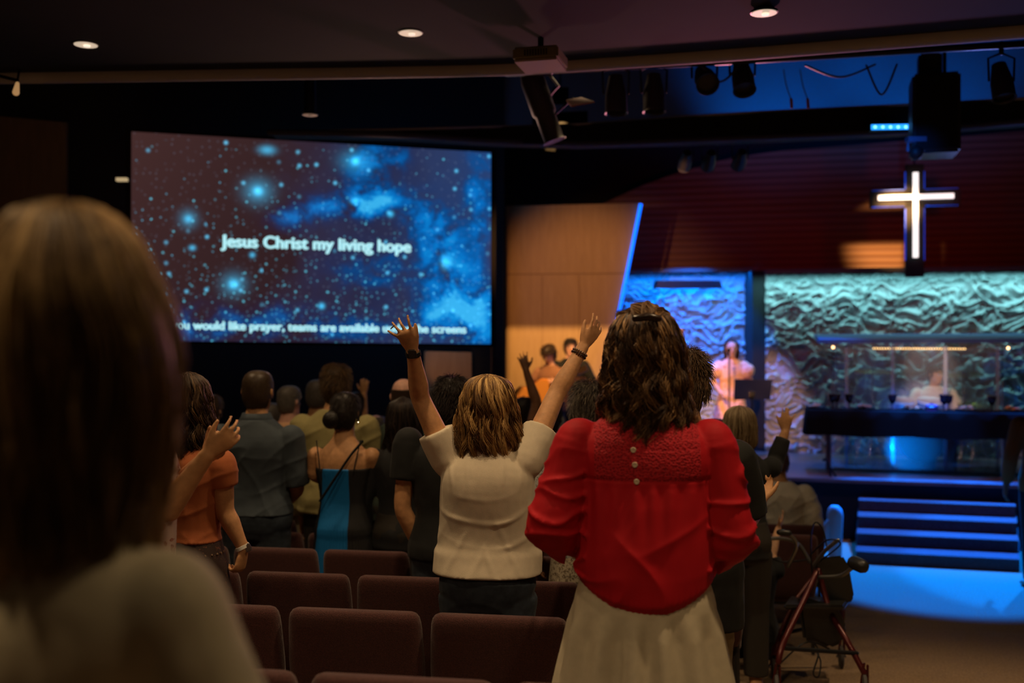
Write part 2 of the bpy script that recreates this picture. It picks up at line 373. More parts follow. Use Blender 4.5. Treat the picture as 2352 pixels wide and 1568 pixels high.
# smaller boards of the same timber
c = MB(); c.prism([P(975, 900, 12.4), P(1083, 900, 12.6), P(1083, 809, 12.6), P(975, 806, 12.4)], (0, .05, 0)); o = c.build('acoustic_board', PANELW); tag(o, 'dim brown timber board below the projection screen', 'panel')
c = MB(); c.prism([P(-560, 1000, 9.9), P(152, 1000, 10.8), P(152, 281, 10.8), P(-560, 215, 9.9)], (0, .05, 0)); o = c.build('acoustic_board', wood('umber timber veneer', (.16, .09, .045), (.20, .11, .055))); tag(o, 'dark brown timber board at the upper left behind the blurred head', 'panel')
spot('board_dim', (-1.0, 10.9, 2.05), P(1028, 835, 12.4), 16, (1, .45, .15), 26, .5)
spot('board_dim', (-3.6, 8.0, 4.6), P(60, 380, 10.6), 5, (1, .5, .2), 60, .8)
c = MB(); a = P(1084, 0, 12.7); a.z = 0; b = P(1128, 0, 12.8); b.z = 0; c.prism([a, b, b+Vector((0, 0, 2.3)), a+Vector((0, 0, 2.3))], (0, .3, 0)); tag(c.build('trim_9', mat('grey green column', (.012, .014, .012), .6)), kind='structure')

# ---------------------------------------------------------------- projection screen
TL, TR, BR, BL = P(302, 302, 10.83), P(1128, 350, 11.76), P(1127, 790, 11.76), P(300, 782, 10.83)
root = empty('projection_screen', BL, 'large tilted projection screen showing a blue starfield with song words', 'screen')
ux = (BR-BL); W = Vector((ux.x, ux.y, 0)).length; ang = math.atan2(ux.y, ux.x); root.rotation_euler.z = ang
bpy.context.view_layer.update(); Hs = ((TL.z-BL.z)+(TR.z-BR.z))/2
Ls = [local(root, q) for q in (BL, BR, TR, TL)]
m = MB(); m.prism([Vector((q.x, 0, q.z)) for q in Ls], (0, .03, 0)); img = m.build('screen_image', None, root)
m = MB()
Lv = [Vector((q.x, 0, q.z)) for q in Ls]; cc = sum(Lv, Vector())/4
for i in range(4):
    a, b = Lv[i], Lv[(i+1) % 4]; oa = a+(a-cc).normalized()*.07; ob = b+(b-cc).normalized()*.07
    m.prism([a, b, ob, oa], (0, .05, 0))
m.build('frame', BLACK, root)
# starfield picture, drawn by nodes
M, nt, p = nodes('projected starfield'); N = nt.nodes.new
tc = N('ShaderNodeTexCoord'); sx = N('ShaderNodeSeparateXYZ'); lnk(nt, tc.outputs['Object'], sx.inputs[0])
def val(v): n = N('ShaderNodeValue'); n.outputs[0].default_value = v; return n.outputs[0]
def mth(op, a, b=None, c=None, clamp=False):
    n = N('ShaderNodeMath'); n.operation = op; n.use_clamp = clamp
    for i, q in enumerate((a, b, c)):
        if q is None: continue
        if isinstance(q, (int, float)): n.inputs[i].default_value = q
        else: lnk(nt, q, n.inputs[i])
    return n.outputs[0]
U = mth('DIVIDE', sx.outputs[0], W); Vv = mth('DIVIDE', sx.outputs[2], Hs)      # 0..1 across and up
cb = N('ShaderNodeCombineXYZ'); lnk(nt, sx.outputs[0], cb.inputs[0]); lnk(nt, sx.outputs[2], cb.inputs[1])
def nz(scale, det=6, rough=.6, dist=0, off=0):
    n = N('ShaderNodeTexNoise'); n.inputs['Scale'].default_value = scale; n.inputs['Detail'].default_value = det; n.inputs['Roughness'].default_value = rough; n.inputs['Distortion'].default_value = dist
    mp = N('ShaderNodeMapping'); mp.inputs['Location'].default_value = (off, off*.7, 0); lnk(nt, cb.outputs[0], mp.inputs[0]); lnk(nt, mp.outputs[0], n.inputs[0]); return n.outputs[0]
def blob(cx, cy, rx, ry):                                # soft gaussian-like spot
    a = mth('DIVIDE', mth('SUBTRACT', U, cx), rx); b = mth('DIVIDE', mth('SUBTRACT', Vv, cy), ry)
    r = mth('ADD', mth('MULTIPLY', a, a), mth('MULTIPLY', b, b)); return mth('POWER', 2.718, mth('MULTIPLY', r, -1))
def bl(lst):
    o = None
    for b in lst: q = mth('MULTIPLY', blob(*b[:4]), b[4]); o = q if o is None else mth('ADD', o, q)
    return o
density = bl([(.64, .86, .055, .14, 1.2), (.66, .72, .07, .07, 1.1), (.57, .67, .11, .055, 1.1), (.43, .60, .06, .05, 1.0), (.80, .62, .07, .13, .95), (.87, .42, .06, .16, 1.15), (.97, .72, .05, .30, .8), (.90, .20, .10, .14, .8), (.98, .10, .12, .16, 1.0), (.55, .07, .45, .09, .55), (.68, .35, .16, .14, .45), (.12, .08, .2, .1, .35), (.72, .95, .05, .1, .5)])
n1 = nz(2.6, 9, .62, .4, 3); n2 = nz(1.2, 4, .5, .2, 11)
cloud = mth('MULTIPLY', density, mth('MULTIPLY', mth('SUBTRACT', n1, .33), 3.1), clamp=True)
ramp = N('ShaderNodeValToRGB'); lnk(nt, cloud, ramp.inputs[0]); e = ramp.color_ramp.elements
e[0].position = 0; e[0].color = (.024, .011, .014, 1); e[1].position = 1; e[1].color = (.04, .42, .78, 1)
for pos, cc_ in ((.14, (.018, .012, .035)), (.30, (.004, .035, .14)), (.52, (.002, .12, .42)), (.78, (.005, .24, .62))):
    q = e.new(pos); q.color = (*cc_, 1)
# broad blue wash towards the right, dark grey brown at the upper left
wash = mth('MULTIPLY', mth('SUBTRACT', mth('ADD', mth('MULTIPLY', U, .9), mth('MULTIPLY', n2, .6)), .62), .5, clamp=True)
washc = N('ShaderNodeVectorMath'); washc.operation = 'SCALE'; washc.inputs[0].default_value = (.0, .12, .42); lnk(nt, wash, washc.inputs['Scale'])
lft = N('ShaderNodeVectorMath'); lft.operation = 'SCALE'; lft.inputs[0].default_value = (.030, .012, .008); lnk(nt, mth('MULTIPLY', mth('SUBTRACT', 1.0, mth('MULTIPLY', U, 1.6), clamp=True), mth('ADD', mth('MULTIPLY', Vv, .8), .3)), lft.inputs['Scale'])
def addv(a, b):
    n = N('ShaderNodeVectorMath'); n.operation = 'ADD'; lnk(nt, a, n.inputs[0]); lnk(nt, b, n.inputs[1]); return n.outputs[0]
colr = addv(addv(ramp.outputs[0], washc.outputs[0]), lft.outputs[0])
def stars(scale, size, keep, col, off, low=0):
    v = N('ShaderNodeTexVoronoi'); v.voronoi_dimensions = '2D'; v.inputs['Scale'].default_value = scale
    mp = N('ShaderNodeMapping'); mp.inputs['Location'].default_value = (off, off, 0); lnk(nt, cb.outputs[0], mp.inputs[0]); lnk(nt, mp.outputs[0], v.inputs[0])
    d = mth('SUBTRACT', 1.0, mth('DIVIDE', v.outputs['Distance'], size), clamp=True)
    s2 = N('ShaderNodeSeparateColor'); lnk(nt, v.outputs['Color'], s2.inputs[0])
    thr = mth('ADD', keep, mth('MULTIPLY', Vv, low))
    k = mth('GREATER_THAN', s2.outputs[0], thr)
    q = mth('MULTIPLY', mth('MULTIPLY', mth('MULTIPLY', d, d), k), mth('ADD', .3, mth('MULTIPLY', s2.outputs[1], .9)))
    n = N('ShaderNodeVectorMath'); n.operation = 'SCALE'; n.inputs[0].default_value = col; lnk(nt, q, n.inputs['Scale']); return n.outputs[0]
colr = addv(colr, stars(16, .27, .50, (.08, .45, .65), 0, .50)); colr = addv(colr, stars(9, .20, .60, (.12, .75, 1.0), 7, .38)); colr = addv(colr, stars(5, .20, .72, (.12, .7, 1.1), 3, .1)); colr = addv(colr, stars(13, .25, .3, (.05, .07, .10), 17, .1))
big = bl([(.335, .735, .012, .02, 1.0), (.335, .735, .035, .055, .35), (.15, .59, .010, .017, .6), (.15, .59, .022, .04, .25), (.27, .275, .012, .02, .9), (.27, .275, .03, .05, .3), (.605, .90, .011, .018, 1.0), (.605, .90, .04, .05, .3), (.36, .94, .02, .02, .6), (.605, .70, .012, .014, .8), (.51, .17, .008, .014, .9), (.705, .64, .008, .014, .8), (.865, .40, .012, .03, .9), (.32, .42, .007, .012, .7), (.16, .45, .008, .012, .7)])
bg = N('ShaderNodeVectorMath'); bg.operation = 'SCALE'; bg.inputs[0].default_value = (.06, .65, 1.1); lnk(nt, big, bg.inputs['Scale']); colr = addv(colr, bg.outputs[0])
p.inputs['Base Color'].default_value = (.01, .01, .01, 1); p.inputs['Roughness'].default_value = 1; p.inputs['Specular IOR Level'].default_value = 0
lnk(nt, colr, p.inputs['Emission Color']); p.inputs['Emission Strength'].default_value = 1.0
img.data.materials.append(M)
def text(s, p0, p1, name, col, strength, bold=.02, asp=1):
    """words from world point p0 to p1 along the baseline, laid on the screen"""
    cu = bpy.data.curves.new('t', 'FONT'); cu.body = s; cu.size = 1; cu.offset = .008; cu.extrude = .0; cu.space_character = 1.02
    to = bpy.data.objects.new('t', cu); COL.objects.link(to); dg = bpy.context.evaluated_depsgraph_get()
    me = bpy.data.meshes.new_from_object(to.evaluated_get(dg)); bpy.data.objects.remove(to)
    co = np.empty(len(me.vertices)*3); me.vertices.foreach_get('co', co); co = co.reshape(-1, 3)
    a = local(root, p0); b = local(root, p1); w = co[:, 0].max()-co[:, 0].min(); k = (b.x-a.x)/w
    out = np.zeros_like(co); out[:, 0] = a.x+(co[:, 0]-co[:, 0].min())*k; sl = (b.z-a.z)/(b.x-a.x)
    out[:, 2] = a.z+(co[:, 0]-co[:, 0].min())*k*sl+co[:, 1]*k*asp; out[:, 1] = -.006
    fs = [list(q.vertices) for q in me.polygons]; V_ = []; F_ = []; h_ = 1.0*k
    for i_, (ox, oz) in enumerate(((0, 0), (bold, 0), (-bold, 0), (0, bold*.6), (0, -bold*.6))):     # bold face: the same letters set five times, a hair apart
        b_ = len(V_); V_ += [(q[0]+ox*h_, q[1]-.0004*i_, q[2]+oz*h_) for q in out]; F_ += [[j+b_ for j in f] for f in fs]
    me = bpy.data.meshes.new(name); me.from_pydata(V_, [], F_); me.update(); me.materials.append(emit('white lyric light', (.50, .93, 1.0), strength))
    o = bpy.data.objects.new(name, me); COL.objects.link(o); o.parent = img; return o
def scr(x, y):                                           # where the line of sight meets the screen plane
    t = (x-300)/827; d = 10.83+t*(11.76-10.83); k = (x-CX)/F
    n = Vector((-math.sin(ang), math.cos(ang), 0)); d = BL.dot(n)/(k*n.x+n.y); return P(x, y, d)
text('Jesus Christ my living hope', scr(508, 566), scr(943, 579), 'lyric_text', None, .9, .045, 1.0)
text('If you would like prayer, teams are available under the screens', scr(371, 755), scr(1070, 765), 'notice_text', None, .62, .04, 1.0)

# ---------------------------------------------------------------- ceiling fittings
def downlight(x, y, d, z, label, stem=False, s=1.0, on=1.0):
    p0 = P(x, y, d); root = empty('downlight', (p0.x, p0.y, p0.z), label, 'ceiling light', 'round downlights in the dark ceiling')
    h = ((ZC if d < 6.6 else 6.2)-p0.z) if p0.z < ZC-.01 else .05
    h = max(h, .05); r = .068*s
    m = MB(); m.lathe((0, 0, 0), [(r, 0), (r*1.08, .0), (r*1.08, .01), (r*.8, .02), (r*.75, min(h, .3)), (.012, min(h, .3)+.002), (.012, max(h, .303))] if stem else [(r, 0), (r*1.08, .0), (r*1.08, .01), (r*.8, .02), (r*.75, h)], 24); m.build('housing', METAL if stem else mat('white trim ring', (.5, .47, .42), .5), root, smooth='auto')
    m = MB(); m.lathe((0, 0, -.003), [(.001, 0), (r*.98, 0), (r*.98, .004), (.001, .004)], 24); m.build('diffuser', emit('lamp %.2f' % on, (1, .80, .58), on), root)
    m = MB(); m.lathe((r*.1, 0, -.012), [(.001, 0), (r*.28, 0), (r*.28, .01), (.001, .01)], 16); m.build('bulb', emit('bulb %.2f' % on, (1, .85, .68), on*1.8), root)
downlight(197, 103, 6.03, 0, 'round downlight glowing in the dark ceiling at upper left', on=.55)
downlight(943, 76, 5.79, 0, 'round downlight glowing in the ceiling left of the projector', on=.42)
downlight(1755, 30, 5.35, 0, 'cylinder downlight hanging at the top right of the projector', stem=True, on=.5)
downlight(712, 264, 7.6, 0, 'faint unlit downlight hanging above the projection screen', stem=True, s=.85, on=.03)
def simple(name, mb, m, label, cat, group=None, **k):
    o = mb.build(name, m, **k); return tag(o, label, cat, group)
# small glowing fittings left of the screen
root = empty('wall_sconce', P(282, 413, 10.6), 'small bright wall light just left of the screen edge', 'light'); m = MB(); m.box((0, -.02, 0), (.11, .06, .035)); m.build('lamp', emit('sconce', (1, .75, .4), .45), root); m = MB(); m.box((0, .03, 0), (.13, .05, .05)); m.build('bracket', METAL, root)
root = empty('spotlight', P(40, 202, 6.6), 'small amber lit track spotlight at the far upper left', 'light'); m = MB(); m.tube([(0, 0, .03), (-.01, 0, -.03)], [.012, .022], n=10); m.build('lamp', emit('amber spot', (1, .55, .22), .35), root); m = MB(); m.tube([(0, 0, .05), (0, .05, .2), (0, .05, .55)], .008, n=6); m.tube([(-.2, 0, .1), (0, 0, .05)], .012, n=6); m.build('bracket', METAL, root)
# projector
pc = P(1242, 135, 5.9); BDL = Vector((.5, 10.4, 4.72)); BDE = SW(1285, 745, 13.85); q = BDL+(BDE-BDL).normalized()*.30; root = empty('stage_light', BDL+Vector((0, -.12, .12)), 'black stage light with barn door leaves added to shape the panel beam', 'stage light')
m = MB(); m.box((0, 0, 0), (.16, .16, .14)); FB = mat('flat black shield', (.002, .002, .002), 1, spec=0); m.build('casing', FB, root)
m = MB(); m.box(local(root, q)+Vector((0, 0, .10)), (.60, .003, .20), rz=-.235); m.build('added_barn_door', FB, root)  # leaf added to cut the panel light to a straight top edge
q2 = BDL+(SW(1166, 850, 13.85)-BDL).normalized()*.30; m = MB(); m.prism([local(root, q2)+Vector((a, b, c_)) for a, b, c_ in ((0, 0, -.2), (0, 0, .2), (-.2, -.1, .2), (-.2, -.1, -.2))], (0, .003, 0)); m.build('added_barn_door', FB, root)  # second leaf added to keep the beam off the left wall
m = MB(); m.tube([(0, 0, .05), (0, 0, 1.36)], .012, n=6); m.build('hanger', METAL, root)
root = empty('projector', pc, 'pale video projector hanging from the ceiling edge on a pole', 'projector', rz=-.25)
PB = mat('aged white plastic', (.30, .25, .12), .5)
m = MB(); m.box((0, 0, 0), (.27, .30, .075)); m.build('housing', PB, root, bevel=.012)
m = MB(); m.box((0, .0, -.042), (.25, .28, .012)); m.build('underside', mat('pinkish white plastic', (.55, .42, .38), .6), root)
m = MB()
for i in range(9): m.box((-.06+i*.016, -.152, .0), (.006, .006, .035))
m.build('vent', BLACK, root); m = MB(); m.tube([(.09, .152, 0), (.09, .18, 0)], .028, n=16); m.build('lens', METAL, root)
m = MB(); m.tube([(0, 0, .03), (0, 0, .22)], .018, n=10); m.box((0, 0, .05), (.12, .12, .02)); m.box((0, 0, .225), (.1, .1, .02)); m.build('ceiling_mount', METAL, root)

# rig pipe and the fixtures on it
def pipe(pts, r, label, name='rig_pipe'):
    m = MB(); m.tube(pts, r, n=10); return simple(name, m, METAL, label, 'pipe', smooth=True)
pipe([P(1150, 168, 7.4), P(1700, 140, 7.0), P(2450, 95, 6.5)], .024, 'black horizontal pipe carrying the stage lights under the ceiling')
DKM = mat('dull black casing', (.045, .04, .042), .5, .2)
def parcan(x, y, d, label, tilt=.5, s=1.0, lit=None, yaw=0):
    root = empty('stage_light', P(x, y, d), label, 'stage light', 'stage lights on the rig')
    R = Matrix.Rotation(yaw, 3, 'Z') @ Matrix.Rotation(-tilt, 3, 'X')
    m = MB(); m.lathe((0, 0, 0), [(.001, .13*s), (.05*s, .13*s), (.055*s, .10*s), (.078*s, -.02*s), (.08*s, -.14*s), (.085*s, -.145*s), (.083*s, -.15*s), (.07*s, -.14*s), (.07*s, -.11*s), (.001, -.11*s)], 20, R)
    m.build('can', DKM, root, smooth='auto')
    m = MB(); m.tube([R @ Vector((-.09*s, 0, 0)), Vector((-.095*s, 0, .16*s)), Vector((0, 0, .2*s)), Vector((.095*s, 0, .16*s)), R @ Vector((.09*s, 0, 0))], .009*s, n=6); m.tube([(0, 0, .2*s), (0, 0, .27*s)], .018*s, n=8); m.build('yoke', METAL, root)
    m = MB(); m.lathe((0, 0, 0), [(.001, -.105*s), (.068*s, -.105*s), (.068*s, -.108*s), (.001, -.108*s)], 20, R); m.build('lens', lit or mat('dark lens', (.05, .045, .04), .1), root)
for x, y, t, l in ((1415, 215, .1, 'first black stage can right of the leaning black fixture'), (1502, 212, .1, 'black stage can above the dark beam, second along the pipe'),
                   (1618, 178, 1.0, 'black stage light with round lens, third along the pipe'), (1705, 172, .5, 'black stage light nearest the blue lit loft, fourth along the pipe'), (2300, 185, .3, 'brownish stage can in front of the blue loft at far right')):
    parcan(x, y, 7.2 if x < 2000 else 6.62, l, t, 1.0 if x < 2000 else .92)
for x, y, l in ((1575, 366, 'left of three round stage lights under the beam'), (1630, 366, 'middle one of three round stage lights under the beam'), (1700, 364, 'right of three round stage lights under the beam')):
    parcan(x, y, 9.4, l, -1.1, .8)
m = MB(); m.prism([P(1300, 232, 7.0), P(1335, 226, 7.1), P(1366, 236, 6.9), P(1312, 246, 6.7)], (0, 0, .01)); simple('reflector_flap', m, mat('terracotta card', (.5, .2, .12), .7), 'small terracotta lit flap under the leaning fixture', 'flap')
spot('flap_light', P(1320, 330, 7.4), P(1335, 236, 6.9), 1.6, (1, .45, .3), 60)
root = empty('leaning_fixture', P(1245, 245, 7.3), 'tall black profile light leaning left below the projector', 'stage light', 'stage lights on the rig')
R = Matrix.Rotation(-.35, 3, 'Y'); m = MB(); m.lathe((0, 0, 0), [(.001, .28), (.07, .28), (.09, .2), (.09, -.05), (.075, -.07), (.075, -.25), (.09, -.27), (.001, -.26)], 16, R); m.build('casing', DKM, root, smooth='auto')
m = MB(); m.tube([(0, 0, .02), (.12, 0, .15), (.0, 0, .3)], .012, n=6); m.tube([(.05, 0, -.1), (.22, -.1, .04), local(root, P(1333, 234, 6.95))], .008, n=6); m.build('yoke', METAL, root)
for x0, y0, x1, y1, lab in ((1165, 166, 1262, 163, 'row of small dashes on the black bar under the projector'), (1750, 130, 1862, 125, 'row of small dashes on the black bar above the blue loft')):
    root = empty('light_bar', P(x0, y0, 7.3), lab, 'stage light'); a = local(root, P(x0, y0, 7.3)); b = local(root, P(x1, y1, 7.0))
    m = MB(); m.tube([a+Vector((0, .05, .02)), b+Vector((0, .05, .02))], .04, n=8); m.build('bar', DKM, root)
    for i in range(6):
        q = a+(b-a)*((i+.5)/6); m = MB(); m.box(q, (.025, .01, .009)); m.build('slot', emit('slot glow', (.55, .35, .3), .22), root)
# LED bar, speaker stack, moving head
root = empty('led_bar', P(2045, 292, 8.72), 'bright blue bar of five led cells beside the hanging speaker', 'stage light')
m = MB(); m.box((0, .03, 0), (.35, .05, .065)); m.build('casing', METAL, root)
for i in range(5):
    m = MB(); m.box((-.135+.067*i, 0, .001*i), (.063, .01, .045)); m.build('led_cell', emit('led cell', (.02, .30, 1), 1.7), root)
    m = MB(); m.ball((-.135+.067*i, -.008, 0), (.013, .006, .013), 8, 6); m.build('led_cell', emit('led core', (.25, .8, 1), 2.2), root)
root = empty('speaker_stack', P(2150, 260, 8.0), 'large black speaker stack hanging above the cross', 'speaker', rz=-.3)
m = MB(); m.box((0, .15, .0), (.36, .40, .64)); m.box((-.03, .2, .4), (.18, .2, .25)); m.build('cabinet', DKM, root, bevel=.02)
m = MB(); m.box((0, -.055, 0), (.31, .02, .58)); m.build('grille', BLACK, root)
m = MB(); m.tube([(-.08, .15, .3), (-.08, .15, 2.0)], .015, n=6); m.tube([(.08, .15, .3), (.08, .15, 2.0)], .015, n=6); m.build('hanger', METAL, root)
root = empty('moving_head', P(2104, 345, 8.0), 'small blue lit moving head lamp under the speaker stack', 'stage light')
m = MB(); m.tube([(-.065, 0, 0), (-.065, 0, .07), (.065, 0, .07), (.065, 0, 0)], .014, n=8); m.box((0, 0, .085), (.15, .08, .04)); m.build('yoke', mat('blue grey casing', (.12, .2, .35), .4), root)
m = MB(); m.ball((0, 0, -.02), (.055, .055, .06)); m.build('head', DKM, root, smooth=True)
spot('head_blue', P(2085, 318, 7.7), P(2104, 345, 8.0), 2.0, BLUE, 60)
for x0, x1, dp, lab in ((1850, 2010, 18, 'thin cable drooping in front of the dark rig'), (1610, 1700, 25, 'thin cable looping between two stage lights'), (1990, 2060, 45, 'thick black cable loop hanging left of the speaker stack')):
    m = MB(); m.tube(crv([P(x0, 150, 7.1), P((x0+x1)/2, 150+dp*1.5, 7.1), P(x1, 148, 7.1)]), .008, n=6); simple('cable', m, mat('rubber cable', (.05, .05, .05), .5), lab, 'cable')
for x, lab in ((1800, 'hanging cord with orange tip, left of the pair'), (1838, 'hanging cord with orange tip, right of the pair')):
    root = empty('hanging_cord', P(x, 160, 8.0), lab, 'cord'); m = MB(); m.tube(crv([(0, 0, 0), (.02, 0, -.12), (.06, 0, -.24)]), .005, n=6); m.build('cord', mat('green grey cord', (.15, .18, .12), .6), root)
    m = MB(); m.tube([(.06, 0, -.24), (.065, 0, -.30)], .013, n=8); m.build('plug', mat('orange plug', (.5, .1, .03), .5), root)

# ---------------------------------------------------------------- cross
ctr = SW(2103, 452, 13.5); k = SD(2103, 13.5)/F
root = empty('illuminated_cross', ctr, 'white glowing cross with blue halo hung on the maroon wall', 'cross', rz=-.235)
m = MB(); m.box((0, 0, (452-493.5)*k), (11*k, .05, 195*k)); m.box((0, 0, 0), (158*k*1.03, .05, 11*k))
co = m.build('face', emit('cross white', (1, .93, .90), 1.3), root)
m = MB(); m.box((0, .10, (452-505)*k), (40*k, .08, 260*k)); m.box((0, .10, -2*k), (196*k, .08, 40*k)); m.build('backing', BLACK, root)
for z0, s in ((-20, 1), (18, .12)):
    for sx_ in (-1, 1):
        m = MB(); m.box((sx_*58*k, .075, z0*k), (70*k, .03, 3*k)); m.build('halo_strip', emit('halo %.1f' % s, (.0, .10, 1), 1.0*s), root)
for sx_ in (-1, 1):
    m = MB(); m.box((sx_*20*k, .075, -85*k), (3*k, .03, 120*k)); m.build('halo_strip', emit('halo dim', (.0, .08, 1), .35), root)
    m = MB(); m.box((sx_*20*k, .075, 40*k), (3*k, .03, 40*k)); m.build('halo_strip', MATS['halo dim'], root)
m = MB(); m.tube([(0, .1, 50*k), (0, .1, 2.4)], .012, n=6); m.build('hanger', METAL, root)
# ---------------------------------------------------------------- seats
MAROON = mat('maroon tweed upholstery', (.072, .023, .021), .85, var=.45, scale=260, bump=.8, bscale=320, sheen=.25)
FRAMEB = mat('black seat frame', (.02, .018, .018), .5)
def rrect(cx, cy, z, w, t, n=5, r=None):
    r = min(w, t)*.48 if r is None else r; out = []
    for (sx_, sy_, a0) in ((1, 1, 0), (-1, 1, 90), (-1, -1, 180), (1, -1, 270)):
        for i in range(n):
            a = math.radians(a0+90*i/(n-1)); out.append((cx+sx_*(w/2-r)+r*math.cos(a), cy+sy_*(t/2-r)+r*math.sin(a), z))
    return out
def make_chair():
    root = empty('upholstered_chair', (0, 0, 0)); rings = []
    for z, w, t in ((.40, .44, .05), (.44, .475, .075), (.52, .495, .085), (.66, .498, .08), (.78, .488, .074), (.815, .482, .072), (.835, .472, .064), (.847, .455, .05), (.853, .43, .03)):
        rings.append(rrect(0, -(z-.43)*.16, z, w, t))
    MB().loft(rings).build('backrest', MAROON, root, smooth='auto')
    r2 = [rrect(0, .19, z, w, d, r=.07) for z, w, d in ((.36, .46, .34), (.375, .485, .365), (.42, .49, .37), (.45, .48, .36), (.462, .45, .33))]
    MB().loft(r2).build('seat', MAROON, root, smooth='auto')
    for sx_ in (-1, 1):
        m = MB(); m.tube([(sx_*.215, .02, .40), (sx_*.215, -.03, .02)], .014, n=8); m.build('leg', FRAMEB, root)
        m = MB(); m.tube([(sx_*.215, .32, .37), (sx_*.215, .35, .02)], .014, n=8); m.build('leg', FRAMEB, root)
    m = MB(); m.box((0, .17, .352), (.44, .30, .025)); m.build('seat_frame', FRAMEB, root)
    return root
CH = make_chair(); first = True
ROWS = [('nearest row', 2.53, [-1.67, -1.15, -.63, -.11]), ('second row', 3.49, [-2.09, -1.57, -1.05, -.53, -.01]), ('third row', 4.39, [-2.63, -2.11, -1.59, -1.07, -.55, -.03]),
        ('fourth row', 5.37, [-3.12, -2.6, -2.08, -1.56, -1.04, -.40, .226]), ('fifth row', 6.3, [-3.0, -2.5, -1.98, -1.3, -.6, -.08, .44]),
        ('sixth row', 7.25, [-2.9, -2.38, -1.86, -1.34, -.14, .38, .90]), ('seventh row', 8.2, [-1.9, -1.38, -.3, .58, 1.10]), ('front row by the stage', 9.15, [-2.2, -1.62, -.4, .1, .62, 1.14])]
for rn, v, ss in ROWS:
    for i, s in enumerate(ss):
        c = CH if first else copy_tree(CH); first = False
        q = Qf(v, s); q.z = floorz(q.x, q.y)-.0; c.location = q; c.rotation_euler.z = -.14
        n = len(ss)-i
        pos = 'rightmost, beside the aisle' if i == len(ss)-1 else ('the leftmost in view' if i == 0 else ['', '', 'second', 'third', 'fourth', 'fifth', 'sixth'][n]+' from the aisle')
        tag(c, 'maroon chair in the %s, %s' % (rn, pos), 'chair', 'maroon chairs in rows')


# ---------------------------------------------------------------- communion table
TB = empty('communion_table', SX(2110, .7, 12.85), 'long table under a dark cloth at the stage edge', 'table', rz=-.235)
k = SD(2110, 12.85)/F; sc_ = 1/math.cos(.235)
wl = (1870-2110)*k*sc_; wr_ = (2470-2110)*k*sc_
for x in (-196, 196, 330):
    for y in (0, .3):
        m = MB(); m.tube([(x*k, y, .0), (x*k, y, .72)], .02, n=8); m.build('leg', mat('brown table leg', (.12, .05, .04), .5), TB)
m = MB(); m.box(((wl+wr_)/2, .15, .745), (wr_-wl-.06, .42, .03)); m.build('tabletop', MATS['brown table leg'], TB)
m = MB(); zt = .765; nseg = 60; top = []; bot = []
per = [(wl, -.08), (wr_, -.08), (wr_, .37), (wl, .37)]; ptsp = []
for i in range(4):
    a = per[i]; b = per[(i+1) % 4]; n_ = 70 if i % 2 == 0 else 14
    for j in range(n_): ptsp.append((a[0]+(b[0]-a[0])*j/n_, a[1]+(b[1]-a[1])*j/n_, i))
ctrx = (wl+wr_)/2; rings = []
for kx, zz in ((0, zt), (1, zt-.01), (3, zt-.12), (6, zt-.30)):
    ring = []
    for j, (x, y, i) in enumerate(ptsp):
        f = kx*.006+.012*math.sin(j*.9+i)*kx/6
        ring.append((x+(f if x > ctrx else -f)*(1 if i % 2 else .4), y+(f if y > .15 else -f), zz+.008*math.sin(j*.31)*(kx == 6)))
    rings.append(ring)
m.loft(rings[::-1]); o = m.build('tablecloth', mat('black tablecloth', (.006, .004, .004), .95, spec=.1), None, smooth='auto'); o.matrix_basis = TB.matrix_basis.copy()
tag(o, 'dark cloth draped over the long communion table', 'tablecloth')
def tp(px, y, z=.766):                                   # a spot on the table top
    x = (px-2110)*k*sc_*(1+y*.08); return TB.location+Matrix.Rotation(-.235, 3, 'Z') @ Vector((x, y, z))
CUPM = mat('dark purple goblet glass', (.02, .012, .025), .12)
mat('gilt rim', (.9, .55, .3), .2, 1)
def goblet(px, y, s, label):
    root = empty('goblet', tp(px, y), label, 'goblet', 'goblets on the table')
    m = MB(); m.lathe((0, 0, 0), [(.001, 0), (.036*s, 0), (.036*s, .004), (.008, .012), (.007, .07*s), (.02*s, .08*s), (.042*s, .11*s), (.05*s, .15*s), (.052*s, .185*s), (.048*s, .185*s), (.046*s, .15*s), (.001, .10*s)], 18); m.build('bowl_and_stem', CUPM, root, smooth='auto')
    m = MB(); m.lathe((0, 0, 0), [(.0515*s, .180*s), (.0535*s, .183*s), (.0535*s, .188*s), (.050*s, .188*s)], 18); m.build('rim', MATS['gilt rim'], root)
for px, y, s, l in ((1929, .1, 1.0, 'dark goblet at the far left of the table, left of a close pair'), (1942, .22, .95, 'dark goblet tucked just behind the leftmost one'), (1966, .12, 1.0, 'dark goblet between the first and second bread piles'), (2058, .12, 1, 'dark goblet before the drummer, left of his shirt'),
                    (2166, .1, 1.05, 'dark goblet in front of the drummer on the right'), (2180, .28, .95, 'dark goblet right behind the one before the drummer'), (2264, .12, 1, 'dark goblet between the fourth and last bread piles')): goblet(px, y, s, l)
BREAD = mat('pinkish crusty bread', (.62, .30, .16), .7, var=.3, scale=30)
